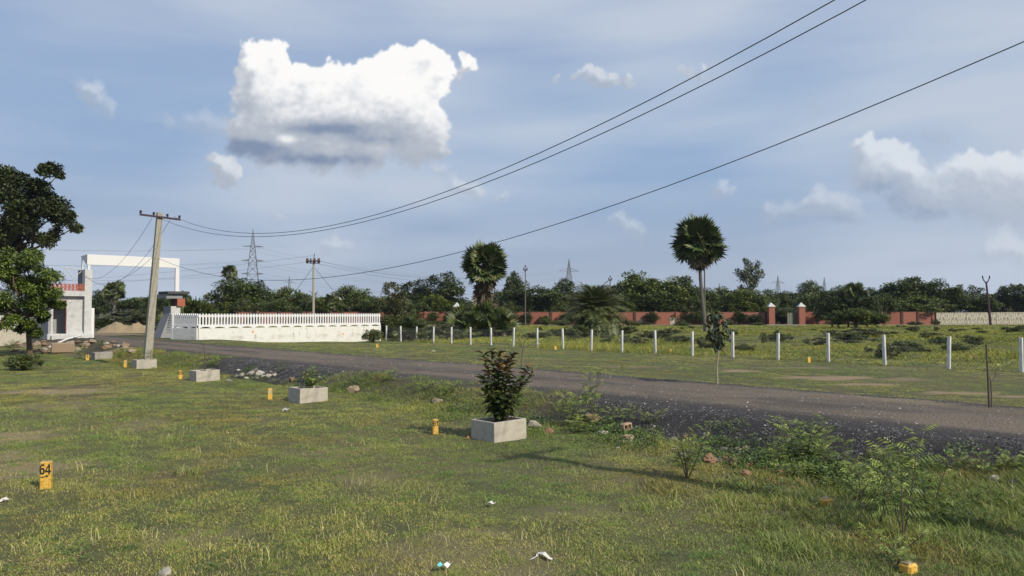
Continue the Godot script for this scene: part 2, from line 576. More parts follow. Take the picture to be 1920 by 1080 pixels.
func gravel_bank(s: float) -> float:    # 1 where the bank beside the road is bare black gravel, 0 where it is overgrown
	var w := 0.8 * n1.get_noise_1d(s * 12.0)
	var g := smoothstep(-11.6 + w, -9.8 + w, s)
	g = maxf(g, smoothstep(-29.5 + w, -27.5 + w, s) * (1.0 - smoothstep(-20.5 + w, -18.5 + w, s)))
	return g

func ticks(spans: Array) -> PackedFloat32Array:    # [from, to, step], ...
	var out := PackedFloat32Array()
	for a in spans:
		var k := maxi(1, int(round((a[1] - a[0]) / a[2])))
		for i in k:
			out.append(a[0] + (a[1] - a[0]) * i / k)
	out.append(spans[-1][1])
	return out

func build_ground():
	var tan := Color(0.34, 0.255, 0.155)
	var brown := Color(0.115, 0.085, 0.05)
	var straw := Color(0.32, 0.265, 0.15)
	for a in [[1545, 710, 75, 4, 0.95, tan], [1625, 720, 48, 3, 0.9, tan], [1382, 696, 34, 2.2, 0.8, tan], [1700, 712, 40, 2.5, 0.5, tan], [1800, 738, 62, 3, 0.85, tan], [1900, 744, 40, 3, 0.8, tan],
			[1500, 690, 60, 2, 0.4, tan], [780, 668, 20, 1.5, 0.5, brown], [1180, 688, 60, 2.5, 0.35, tan], [1000, 672, 50, 2, 0.3, tan], [1700, 690, 50, 2, 0.4, straw],
			[115, 735, 95, 5, 0.85, straw], [150, 727, 70, 5, 0.7, brown], [160, 745, 60, 6, 0.55, brown], [110, 760, 80, 6, 0.4, straw], [20, 820, 60, 16, 0.75, straw], [30, 885, 60, 14, 0.65, straw], [10, 855, 40, 14, 0.6, straw],
			[150, 870, 50, 8, 0.35, straw], [330, 890, 40, 6, 0.7, brown], [400, 865, 40, 5, 0.4, brown], [340, 1010, 60, 18, 0.35, straw], [80, 1060, 60, 20, 0.5, brown], [900, 1050, 150, 45, 0.38, straw],
			[1080, 960, 80, 20, 0.25, straw], [700, 900, 60, 10, 0.3, straw], [480, 790, 50, 6, 0.25, straw], [250, 800, 60, 8, 0.3, straw], [620, 850, 60, 9, 0.25, straw], [1480, 960, 60, 20, 0.3, straw]]:
		add_bare(a[0], a[1], a[2] * 1.2, a[3] * 1.25, minf(1.0, a[4] * 1.2), a[5])
	var ns := ticks([[-60.0, -12.0, 2.0], [-12.0, 0.0, 0.6], [0.0, 9.0, 0.3], [9.0, 18.0, 0.16], [18.0, 34.0, 0.5], [34.0, 70.0, 2.0], [70.0, 150.0, 5.0], [150.0, 400.0, 30.0], [400.0, 1800.0, 350.0]])
	var back := ticks([[-1800.0, -400.0, 350.0], [-400.0, -60.0, 40.0]])
	var all_n := back.slice(0, back.size() - 1)
	all_n.append_array(ns)
	var ss := ticks([[-1800.0, -400.0, 350.0], [-400.0, -130.0, 30.0], [-130.0, -66.0, 4.0], [-66.0, -34.0, 0.5], [-34.0, 4.0, 0.2], [4.0, 20.0, 1.0], [20.0, 60.0, 5.0], [60.0, 400.0, 40.0], [400.0, 1800.0, 350.0]])
	var o := part("ground", sheet(ss, all_n, false), M.ground, self)
	tag(o, "patchy soil of the lawn and fields under the grass", "", "", "structure")
	var rn := PackedFloat32Array()
	for n in all_n:
		if n > 10.15 and n < 16.35:
			rn.append(n)
	var rs := PackedFloat32Array()
	for s in ss:
		if s > -63.0 and s < 45.0:
			rs.append(s)
	var r := part("road", sheet(rs, rn, true), M.road, self)
	tag(r, "dark gravel road on a low bank leading to the gate", "", "", "structure")
	# the track that runs along the foot of the brick wall
	var b := MB.new()
	var last := []
	for i in 41:
		var px := 300.0 + i * 60.0
		var a := ground_at(px, 131.5)
		var c := ground_at(px, 126.0)
		var w := 0.3 * sin(i * 1.7)
		a.y += 0.10; c.y += 0.10; c.z += w
		if i > 0:
			b.quad(last[0], last[1], c, a, Color(0.36, 0.30, 0.22), Vector3.UP)
			b.quad(last[1], last[1] - Vector3(0, 0.4, -1.0), c - Vector3(0, 0.4, -1.0), c, Color(0.16, 0.13, 0.07), Vector3.BACK)
		last = [a, c]
	tag(part("dirt_path", b.mesh(), M.ground, self), "pale dirt track along the foot of the brick wall", "", "", "structure")

func sheet(ss: PackedFloat32Array, ns: PackedFloat32Array, road: bool) -> ArrayMesh:
	var v := PackedVector3Array()
	var c := PackedColorArray()
	var idx := PackedInt32Array()
	var W := ns.size()
	for s in ss:
		for n in ns:
			var p := TD * s + ND * n
			p.y = hgt(p.x, p.z) + (0.012 if road else 0.0)
			var col: Color
			if road:
				var mid := smoothstep(11.9, 12.8, n) * (1.0 - smoothstep(15.3, 15.9, n))
				var dust := clampf(0.55 + 0.9 * n2.get_noise_2d(s * 0.35, n * 2.2) + 0.5 * n2.get_noise_2d(s * 1.5, n * 5.0), 0.0, 1.0)
				var rut := exp(-pow((n - 13.1) / 0.4, 2.0)) + exp(-pow((n - 14.8) / 0.4, 2.0))
				col = Color(0.040, 0.037, 0.039).lerp(Color(0.205, 0.168, 0.135), mid * (0.35 + 0.65 * dust))
				col = col.lerp(Color(0.26, 0.205, 0.15), mid * clampf(rut, 0.0, 1.0) * (0.25 + 0.6 * dust))
				# sandy spills left by lorries
				var spill := n2.get_noise_2d(s * 0.5 + 70.0, n * 1.6) + 0.5 * n3.get_noise_2d(s * 0.8, n * 1.2)
				col = col.lerp(Color(0.27, 0.22, 0.165), mid * smoothstep(0.02, 0.34, spill) * 0.75)
				# a spill of sand
				var q := pow((s - 0.4 + 6.0) / 1.1, 2.0) + pow((n - 15.35) / 0.35, 2.0) + 0.6 * n2.get_noise_2d(s * 3.0, n * 3.0)
				col = col.lerp(Color(0.33, 0.27, 0.18), (1.0 - smoothstep(0.6, 1.1, q)) * 0.85)
				if n < 11.6:
					var g := gravel_bank(s)
					col = Color(0.11, 0.095, 0.05).lerp(Color(0.034, 0.031, 0.033), clampf(g + 0.4 * n2.get_noise_2d(p.x * 2.0, p.z * 2.0), 0.0, 1.0))
			else:
				var w := n1.get_noise_2d(p.x * 3.0, p.z * 3.0) + 0.6 * n2.get_noise_2d(p.x, p.z)
				col = Color(0.085, 0.100, 0.030).lerp(Color(0.130, 0.115, 0.052), smoothstep(-0.35, 0.5, w))
				if n > 33.0:
					col = col.lerp(Color(0.135, 0.138, 0.036), 0.7)
				if s < -37.5 and n > 9.0 and n < 13.5:
					col = col.lerp(Color(0.25, 0.19, 0.13), smoothstep(-37.5, -39.5, s) * clampf(0.75 + w, 0.0, 1.0))
				if s < -63.0 and s > -90.0 and n > 8.0 and n < 24.0:
					col = Color(0.27, 0.21, 0.14)
				var k := bare_at(p.x, p.z)
				col = col.lerp(k[1], k[0])
			v.append(p)
			c.append(col)
	for i in ss.size() - 1:
		for j in W - 1:
			var a := i * W + j
			idx.append_array([a, a + 1, a + W + 1, a, a + W + 1, a + W])
	var st := []
	st.resize(Mesh.ARRAY_MAX)
	st[Mesh.ARRAY_VERTEX] = v
	st[Mesh.ARRAY_COLOR] = c
	st[Mesh.ARRAY_INDEX] = idx
	var m := ArrayMesh.new()
	m.add_surface_from_arrays(Mesh.PRIMITIVE_TRIANGLES, st)
	var t := SurfaceTool.new()
	t.create_from(m, 0)
	t.generate_normals()
	return t.commit()

# ---------------------------------------------------------------- grass
func grass_patch(sd: int, size: float, count: int, l0: float, l1: float, w: float, lean: float, dry: float) -> ArrayMesh:
	var r := rnd(sd)
	var b := MB.new()
	for i in count:
		var p := Vector3(r.randf_range(-0.5, 0.5) * size, -0.008, r.randf_range(-0.5, 0.5) * size)
		var a := r.randf() * TAU
		var l := r.randf_range(l0, l1)
		var k := r.randf_range(0.15, lean)
		var d := Vector3(cos(a) * k, 1.0, sin(a) * k).normalized() * l
		var bend := Vector3(cos(a), -0.25, sin(a)) * l * r.randf_range(0.1, 0.5)
		var side := Vector3(-sin(a), 0, cos(a)).rotated(Vector3.UP, r.randf_range(-0.7, 0.7)) * w * r.randf_range(0.6, 1.2)
		var g := r.randf_range(0.7, 1.3)
		var col := Color(0.150 * g, 0.205 * g, 0.036 * g)
		var u := r.randf()
		if u < dry * 0.7:
			col = Color(0.37 * g, 0.335 * g, 0.18 * g)
		elif u < dry:
			col = Color(0.20 * g, 0.16 * g, 0.075 * g)
		elif u < dry + 0.2:
			col = Color(0.215 * g, 0.245 * g, 0.055 * g)
		var m := p + d * 0.55
		var t := p + d + bend
		b.tri(p - side * 0.5, m - side * 0.4, m + side * 0.4, col)
		b.tri(p - side * 0.5, m + side * 0.4, p + side * 0.5, col)
		b.tri(m - side * 0.4, t, m + side * 0.4, col)
	return b.mesh()

func weed_patch(sd: int) -> ArrayMesh:
	var r := rnd(sd)
	var b := MB.new()
	for i in 90:
		var a := r.randf() * TAU
		var q := sqrt(r.randf()) * 0.24
		var p := Vector3(cos(a) * q, r.randf_range(0.01, 0.16) * (1.2 - q * 2.5), sin(a) * q)
		var t := r.randf() * TAU
		var d := Vector3(cos(t), r.randf_range(-0.3, 0.8), sin(t)).normalized() * r.randf_range(0.03, 0.06)
		var g := r.randf_range(0.6, 1.3)
		b.leaf(p, d, d.cross(Vector3(r.randfn() * 0.4, 1, r.randfn() * 0.4)).normalized(), 0.012, Color(0.075 * g, 0.125 * g, 0.026 * g))
	return b.mesh()

func scatter(called: String, label: String, meshes: Array, m: Material, places: Array, split := true):
	var holder: Node = self
	if meshes.size() > 1:
		holder = Node3D.new()
		holder.name = numbered(called)
		add_child(holder)
		tag(holder, label, called.replace("_", " "), "", "stuff")
	for k in meshes.size():
		var mine := []
		for i in range(k, places.size(), meshes.size()):
			mine.append(places[i])
		var mm := MultiMesh.new()
		mm.transform_format = MultiMesh.TRANSFORM_3D
		mm.use_colors = true
		mm.mesh = meshes[k]
		mm.instance_count = mine.size()
		for i in mine.size():
			mm.set_instance_transform(i, mine[i][0])
			mm.set_instance_color(i, mine[i][1])
		var o := MultiMeshInstance3D.new()
		o.name = "tuft" if holder != self else numbered(called)
		o.multimesh = mm
		o.material_override = m
		holder.add_child(o, true)
		tag(o, "" if holder != self else label, "" if holder != self else called.replace("_", " "), "", "stuff")

func in_view(p: Vector3, margin: float) -> bool:
	var d := -p.z
	return d > 3.5 and absf(p.x) < 0.69 * d + margin

func lie(p: Vector3, r: RandomNumberGenerator, sc: float, sy := 1.0) -> Transform3D:   # stand on the slope of the ground
	var e := 0.15
	var nx := hgt(p.x - e, p.z) - hgt(p.x + e, p.z)
	var nz := hgt(p.x, p.z - e) - hgt(p.x, p.z + e)
	var up := Vector3(nx, 2.0 * e, nz).normalized()
	var x := Vector3.RIGHT.rotated(Vector3.UP, r.randf() * TAU)
	var z := x.cross(up).normalized()
	x = up.cross(z).normalized()
	return Transform3D(Basis(x * sc, up * sc * sy, z * sc), Vector3(p.x, hgt(p.x, p.z), p.z))

func tint(r: RandomNumberGenerator, x: float, z: float, amount := 1.0) -> Color:
	# lush and parched stretches of the lawn
	var w := n1.get_noise_2d(x * 2.6 + 40.0, z * 2.6) * 1.3 + 0.6 * n2.get_noise_2d(x * 1.1, z * 1.1) + r.randf_range(-0.2, 0.2)
	var lush := Color(0.76, 0.90, 0.74)
	var par := Color(1.22, 1.14, 0.98)
	var c := lush.lerp(par, smoothstep(-0.45, 0.55, w * amount))
	var b := n1.get_noise_2d(x * 4.0 - 60.0, z * 4.0 + 25.0) + 0.7 * n2.get_noise_2d(x * 2.0 + 11.0, z * 2.0)
	c = c.lerp(Color(1.02, 0.80, 0.70), smoothstep(0.22, 0.55, b) * 0.75)     # withered brown stretches
	return c * Color(1.13, 1.12, 1.0) * r.randf_range(0.88, 1.12)

func build_grass():
	var r := rnd(100)
	var lawn := []
	for k in 5:
		lawn.append(grass_patch(200 + k, 0.34, 420, 0.010, 0.036, 0.0042, 2.2, 0.34))
	var spots := []
	var step := 0.19
	var z := -4.2
	while z > -44.0:
		var st := step * (1.0 if z > -13.0 else (1.45 if z > -24.0 else 2.1))
		var x := -0.69 * -z - 1.5
		while x < 0.69 * -z + 1.5:
			var p := Vector3(x + r.randf_range(-0.5, 0.5) * st, 0, z + r.randf_range(-0.5, 0.5) * st)
			var q := sn(p)
			x += st
			if q.y > 10.9 + 0.25 * n2.get_noise_1d(q.x * 2.0): continue
			if q.y > 10.1 and gravel_bank(q.x) * smoothstep(10.1, 10.7, q.y) > r.randf() * 0.8: continue
			if q.x < -39.0 + 1.5 * n2.get_noise_1d(q.y * 3.0) and q.y > 9.4: continue
			var k: float = bare_at(p.x, p.z)[0]
			if r.randf() < k * 0.55: continue
			var sc := st / step
			spots.append([lie(p, r, (0.85 + 0.35 * r.randf()) * lerpf(1.0, sc, 0.8), lerpf(1.0, 0.65, clampf((sc - 1.0), 0.0, 1.0)) * (1.0 - 0.4 * k) * r.randf_range(0.6, 1.3) * (1.0 + 0.9 * clampf(n2.get_noise_2d(p.x * 2.2 + 5.0, p.z * 2.2) + 0.6 * n1.get_noise_2d(p.x * 3.0, p.z * 3.0 + 9.0), -0.5, 0.8))), tint(r, p.x, p.z).lerp(Color(1.75, 1.32, 1.5), k * 0.7)])
		z -= st
	# the lawn between the road and the fence
	var far_spots := []
	z = -12.0
	while z > -64.0:
		var st := 0.34 if z > -26.0 else 0.55
		var x := -0.69 * -z - 2.0
		while x < 0.69 * -z + 2.0:
			var p := Vector3(x + r.randf_range(-0.5, 0.5) * st, 0, z + r.randf_range(-0.5, 0.5) * st)
			var q := sn(p)
			x += st
			if q.y < 16.25 + 0.35 * n2.get_noise_1d(q.x * 2.0) or q.y > 34.0: continue
			if q.x < -47.0 and q.y < 23.0: continue
			if r.randf() < bare_at(p.x, p.z)[0] * 1.6: continue
			far_spots.append([lie(p, r, st / 0.24, 0.42), tint(r, p.x, p.z)])
		z -= st
	spots.append_array(far_spots)
	scatter("lawn_grass", "short patchy green and straw coloured grass of the lawn", lawn, M.grass, spots)
	# seed stalks and rank grass on the bank, the mound and the road's edge
	var rank := []
	for k in 4:
		rank.append(grass_patch(300 + k, 0.42, 150, 0.05, 0.18, 0.0060, 2.0, 0.30))
	var rs := []
	var s := -39.5
	while s < 4.0:
		var n := 9.3
		while n < 12.0:
			var p := TD * (s + r.randf_range(-0.12, 0.12)) + ND * (n + r.randf_range(-0.12, 0.12))
			n += 0.24
			if not in_view(p, 1.5): continue
			var g := gravel_bank(s)
			var w := n2.get_noise_2d(p.x * 1.2 + 9.0, p.z * 1.2)
			var pr := (1.0 - g) * (0.9 - 0.5 * smoothstep(11.4, 11.9, n)) if n > 10.3 else 0.16 + 0.6 * w
			if g > 0.5 and n > 10.2 and n < 10.8: pr = maxf(pr, 0.22 + 0.6 * w)
			if r.randf() < pr:
				rs.append([lie(p, r, r.randf_range(0.6, 1.15)), tint(r, p.x, p.z) * r.randf_range(0.7, 1.05)])
		s += 0.24
	for i in 900:          # weedy mound close by
		var p := Vector3(5.6 + r.randfn() * 1.6, 0, -8.3 + r.randfn() * 1.25)
		if sn(p).y < 10.9 and in_view(p, 2.0):
			rs.append([lie(p, r, r.randf_range(0.55, 1.1)), tint(r, p.x, p.z) * r.randf_range(0.65, 1.0)])
	for i in 420:          # grass creeping over the road's far edge
		var p := TD * r.randf_range(-45.0, 2.0) + ND * (16.25 + r.randfn() * 0.16)
		if in_view(p, 1.0) and n2.get_noise_2d(p.x * 2.0, p.z * 2.0) > -0.1:
			rs.append([lie(p, r, r.randf_range(0.3, 0.6)), tint(r, p.x, p.z)])
	for i in 420:          # single taller tussocks in the lawn
		var d := r.randf_range(5.0, 16.0)
		var p := Vector3(r.randf_range(-0.68, 0.68) * d, 0, -d)
		if sn(p).y < 10.0:
			rs.append([lie(p, r, r.randf_range(0.25, 0.5)), tint(r, p.x, p.z) * Color(0.8, 0.95, 0.85)])
	scatter("rank_grass", "long rank grass on the bank and mound beside the gravel road", rank, M.grass, rs)
	# dry seed stalks standing here and there in the lawn
	var stalks := []
	for k in 3:
		stalks.append(grass_patch(340 + k, 0.5, 12, 0.07, 0.16, 0.0045, 0.35, 0.92))
	var ts := []
	for i in 700:
		var d := 4.5 + 11.0 * pow(r.randf(), 1.4)
		var p := Vector3(r.randf_range(-0.69, 0.69) * d, 0, -d)
		if sn(p).y < 10.0 and n1.get_noise_2d(p.x * 5.0, p.z * 5.0) > 0.05:
			ts.append([lie(p, r, r.randf_range(0.6, 1.1)), Color(1.25, 1.25, 1.1) * r.randf_range(0.8, 1.2)])
	scatter("seed_stalks", "thin dry seed stalks standing up out of the lawn", stalks, M.grass, ts)
	# leafy ground weeds between the lawn and the gravel
	var leafy := []
	for k in 4:
		leafy.append(weed_patch(330 + k))
	var ls := []
	for i in 1000:
		var sx := r.randf_range(-13.0, 2.5)
		var nx := 10.15 + r.randfn() * 0.42
		if i > 700:
			sx = -4.5 + r.randfn() * 1.2
			nx = 9.5 + r.randfn() * 0.6
		if i > 880:
			sx = r.randf_range(-30.0, -10.0)
			nx = 10.9 + r.randfn() * 0.4
		var p := TD * sx + ND * nx
		if not in_view(p, 1.5) or n2.get_noise_2d(p.x * 1.6, p.z * 1.6 + 30.0) < -0.02: continue
		ls.append([lie(p, r, r.randf_range(0.5, 1.15)), Color(1.1, 1.05, 0.75) * r.randf_range(0.6, 1.2)])
	for i in 520:          # small flat weeds in the turf
		var d := r.randf_range(4.5, 22.0)
		var p := Vector3(r.randf_range(-0.69, 0.69) * d, 0, -d)
		if sn(p).y < 10.2 and n2.get_noise_2d(p.x * 0.9, p.z * 0.9 + 60.0) > 0.0:
			ls.append([lie(p, r, r.randf_range(0.25, 0.55), 0.6), Color(1.1, 1.2, 0.8) * r.randf_range(0.6, 1.3)])
	scatter("ground_weeds", "low leafy weeds of the lawn and its edge to the black gravel bank", leafy, M.leaf, ls)
	# field beyond the fence
	var weeds := []
	for k in 4:
		weeds.append(grass_patch(400 + k, 1.3, 240, 0.08, 0.34, 0.02, 1.2, 0.14))
	var ws := []
	z = -24.0
	while z > -133.0:
		var st := 0.8 if z > -50.0 else (1.2 if z > -80.0 else 1.7)
		var x := -0.69 * -z - 4.0
		while x < 0.69 * -z + 4.0:
			var p := Vector3(x + r.randf_range(-0.5, 0.5) * st, 0, z + r.randf_range(-0.5, 0.5) * st)
			var q := sn(p)
			x += st
			var edge := lerpf(30.4, 34.2, clampf((-7.3 - q.x) / 43.7, 0.0, 1.0))
			if q.y < edge: continue
			if z < -124.0 and z > -133.0 : continue
			var w := n1.get_noise_2d(p.x * 1.2, p.z * 1.2)
			if r.randf() > 0.80 + 0.5 * w: continue
			var tall := clampf(0.55 + 1.1 * w + 0.35 * (1.0 if q.y < edge + 5.0 and p.x < 12.0 else 0.0), 0.25, 1.3)
			ws.append([lie(p, r, st / 0.95, tall * r.randf_range(0.6, 1.2) * 0.95 / st), Color(1.08, 1.02, 0.60).lerp(Color(1.60, 1.35, 0.75), smoothstep(-0.3, 0.5, n1.get_noise_2d(p.x * 2.0, p.z * 2.0 + 80.0))) * r.randf_range(0.8, 1.1)])
		z -= st
	scatter("field_grass", "rough tall weeds and grass of the field behind the fence", weeds, M.grass, ws)

# ---------------------------------------------------------------- stones
func rock_mesh(sd: int, flat: float, rough := 0.35, sub := 1) -> ArrayMesh:
	var r := rnd(sd)
	var nz := FastNoiseLite.new()
	nz.seed = sd
	nz.frequency = 0.9
	var b := MB.new()
	var rings := 4 * sub
	var seg := 6 * sub
	var g := []
	for i in rings + 1:
		var row := []
		for k in seg:
			var th := PI * i / rings
			var ph := TAU * (k + 0.5 * (i % 2)) / seg
			var d := Vector3(sin(th) * cos(ph), cos(th), sin(th) * sin(ph))
			var q := 1.0 + rough * nz.get_noise_3dv(d * 1.6) * 1.6
			# chop flat faces
			for f in 3:
				var fn := Vector3(sin(sd * 3.1 + f * 2.3), cos(sd * 1.7 + f * 1.9), sin(sd * 2.3 + f * 4.1)).normalized()
				var t := d.dot(fn)
				if t * q > 0.62: q = 0.62 / t
			row.append(d * q * Vector3(1, flat, 1))
		g.append(row)
	var col := Color.WHITE
	for i in rings:
		for k in seg:
			var k2 := (k + 1) % seg
			b.quad(g[i][k], g[i][k2], g[i + 1][k2], g[i + 1][k], col, g[i][k] + g[i + 1][k2])
	return b.mesh()

func build_stones():
	var r := rnd(500)
	var chips := []
	for k in 5:
		chips.append(rock_mesh(510 + k, 0.7))
	var sp := []
	for i in 170000:
		var s := r.randf_range(-36.0, 3.0)
		s = lerpf(s, 3.0, r.randf() * 0.35)
		var u := r.randf()
		var n := 0.0
		if u < 0.50: n = 10.5 + 1.6 * r.randf()
		elif u < 0.58: n = 15.6 + absf(r.randfn()) * 0.28
		else: n = r.randf_range(11.6, 15.8)
		var p := TD * s + ND * n
		if not in_view(p, 1.0): continue
		if n < 11.7 and r.randf() > gravel_bank(s) + 0.06: continue
		var sc := r.randf_range(0.010, 0.024) * (1.0 if u < 0.58 else 0.8)
		if r.randf() < 0.03: sc *= 1.7
		var t := lie(p, r, sc)
		t.basis = t.basis * Basis(Vector3(r.randf() - 0.5, r.randf() - 0.5, r.randf() - 0.5).normalized(), r.randf() * TAU)
		var g := r.randf_range(0.018, 0.085)
		if r.randf() < 0.07: g = r.randf_range(0.16, 0.30)
		if u >= 0.58: g = g * 2.3 + 0.01
		sp.append([t, Color(g * 1.04, g, g * 1.02) if u < 0.58 else Color(g * 1.14, g, g * 0.90)])
	scatter("gravel", "crushed dark stone chips lying along the road and its bank", chips, M.stone, sp)
	# single stones and lumps of rubble
	var big := []
	for k in 6:
		big.append(rock_mesh(530 + k, 0.75, 0.4, 2))
	var pale := Color(0.42, 0.39, 0.34)
	var red := Color(0.30, 0.17, 0.11)
	var grey := Color(0.20, 0.19, 0.18)
	var tan := Color(0.40, 0.32, 0.22)
	for a in [[1003, 803, 15, pale, "pale boulder lying beside the shrub planter"], [1108, 796, 19, Color(0.30, 0.22, 0.14), "brown boulder half hidden by the neem seedling"], [1029, 812, 9, red, "reddish stone between pale boulder and neem seedling"], [1176, 828, 13, tan, "tan stone under the broken brick block"],
			[662, 737, 13, tan, "rounded tan boulder set in the grassy bank"], [548, 715, 8, Color(0.32, 0.22, 0.15), "brown rock behind the planter with the yellow-green plant"], [1545, 878, 17, Color(0.34, 0.29, 0.22), "broken beige rock at the foot of gravel bank"], [1623, 909, 11, Color(0.36, 0.25, 0.18), "pinkish brown stone among the weeds below gravel bank"],
			[818, 757, 9, Color(0.4, 0.34, 0.26), "crumbly earth coloured lump on the grassy bank"], [310, 1079, 13, pale, "pale rough stone in the open lawn"], [1400, 893, 9, red, "small red brown stone at edge of lawn below gravel"],
			[1866, 905, 12, Color(0.45, 0.43, 0.38), "flat pale stone behind the weedy mound"], [1900, 912, 11, Color(0.05, 0.05, 0.05), "black tarry lump behind the weedy mound"], [430, 717, 6, pale, "white pebble on lawn near number marker by rubble"], [1330, 868, 14, Color(0.28, 0.16, 0.10), "rust coloured rubble lump below the gravel bank"], [1372, 872, 12, Color(0.26, 0.15, 0.10), "dark rust rubble lump in dead leaves"], [600, 712, 6, Color(0.4, 0.36, 0.32), "small grey stone behind the second planter"]]:
		var p := on_ground(a[0], a[1])
		var sc: float = a[2] * -p.z / F
		var o := part("rock", big[r.randi() % 6], tinted(a[3]), self)
		o.transform = Transform3D(Basis(Vector3.UP, r.randf() * TAU).scaled(Vector3(sc, sc * 0.9, sc)), p + Vector3(0, sc * 0.35, 0))
		tag(o, a[4], "rock")
	for a in [[452, 708, 6], [470, 703, 8], [478, 697, 7], [487, 704, 9], [494, 708, 6], [503, 708, 7], [462, 711, 5], [455, 703, 5], [442, 708, 6], [508, 700, 5], [447, 697, 4], [481, 711, 5], [515, 706, 5]]:
		var p := on_ground(a[0], a[1])
		var sc: float = a[2] * -p.z / F
		var k3 := r.randi() % 3
		var o := part("rubble_stone", big[r.randi() % 6], tinted([pale, Color(0.5, 0.48, 0.44), grey][k3]), self)
		o.transform = Transform3D(Basis(Vector3.UP, r.randf() * TAU).scaled(Vector3(sc, sc * 0.8, sc)), p + Vector3(0, sc * 0.3, 0))
		tag(o, ["buff", "whitish", "dark grey"][k3] + " broken stone in the rubble pile by the gravel bank", "stone", "stones of the rubble pile by the bank")
	for i in 46:
		var px := r.randf_range(1150, 1480)
		var p := on_ground(px, 826.0 + (px - 1150) * 0.15 + r.randfn() * 11.0)
		var sc := r.randf_range(0.03, 0.075)
		var k5 := r.randi() % 5
		var o := part("bank_stone", big[r.randi() % 6], tinted([pale, grey, red, Color(0.15, 0.12, 0.10), tan][k5]), self)
		o.transform = Transform3D(Basis(Vector3.UP, r.randf() * TAU).scaled(Vector3(sc, sc * 0.8, sc)), p + Vector3(0, sc * 0.3, 0))
		tag(o, "small " + ["buff", "grey", "brick red", "dark brown", "tan"][k5] + " stone at foot of the black gravel bank", "stone", "stones at the foot of the gravel bank")
	for i in 60:
		var p := on_ground(r.randf_range(20, 250), r.randf_range(640, 663))
		var sc := r.randf_range(0.07, 0.26)
		var k4 := r.randi() % 4
		var o := part("earth_lump", big[r.randi() % 6], tinted([Color(0.30, 0.21, 0.14), Color(0.36, 0.28, 0.2), Color(0.45, 0.42, 0.38), Color(0.2, 0.14, 0.09)][k4]), self)
		o.transform = Transform3D(Basis(Vector3.UP, r.randf() * TAU).scaled(Vector3(sc, sc * 0.7, sc)), p + Vector3(0, sc * 0.2, 0))
		tag(o, ["reddish brown", "tan", "pale grey", "dark brown"][k4] + " lump on the earth heap before the guard house", "rubble", "lumps on the earth heap before the gatehouse")
	# broken brick block, propped up
	var p := on_ground(1172, 815)
	var t := thing("brick_block", "broken hollow brick block propped on a tan stone", "brick", p + Vector3(0, 0.10, 0), 0.5)
	var bm := mat(lin(0.40, 0.27, 0.19), 0.9)
	t.scale = Vector3.ONE * 0.75
	boxpart("side", Vector3(0, 0.10, 0.05), Vector3(0.24, 0.03, 0.14), bm, t, 0.005)
	boxpart("base", Vector3(0, -0.02, 0.05), Vector3(0.24, 0.03, 0.14), bm, t, 0.005)
	for k in 3:
		boxpart("web", Vector3(-0.105 + 0.105 * k, 0.04, 0.05), Vector3(0.025, 0.09, 0.138), bm, t, 0.003)
	t.rotation.z = 0.12
	p = on_ground(1130, 818)
	var f := boxpart("rubble_slab", p + Vector3(0, 0.05, 0), Vector3(0.17, 0.06, 0.12), tinted(Color(0.5, 0.48, 0.44)), self, 0.015, 0.6)
	f.name = numbered("rubble_slab")
	tag(f, "whitish broken slab lying by the hollow brick block", "rubble")

var tints := {}
func tinted(c: Color) -> StandardMaterial3D:
	if not tints.has(c):
		var m: StandardMaterial3D = M.rock.duplicate()
		m.albedo_color = c.linear_to_srgb()
		tints[c] = m
	return tints[c]

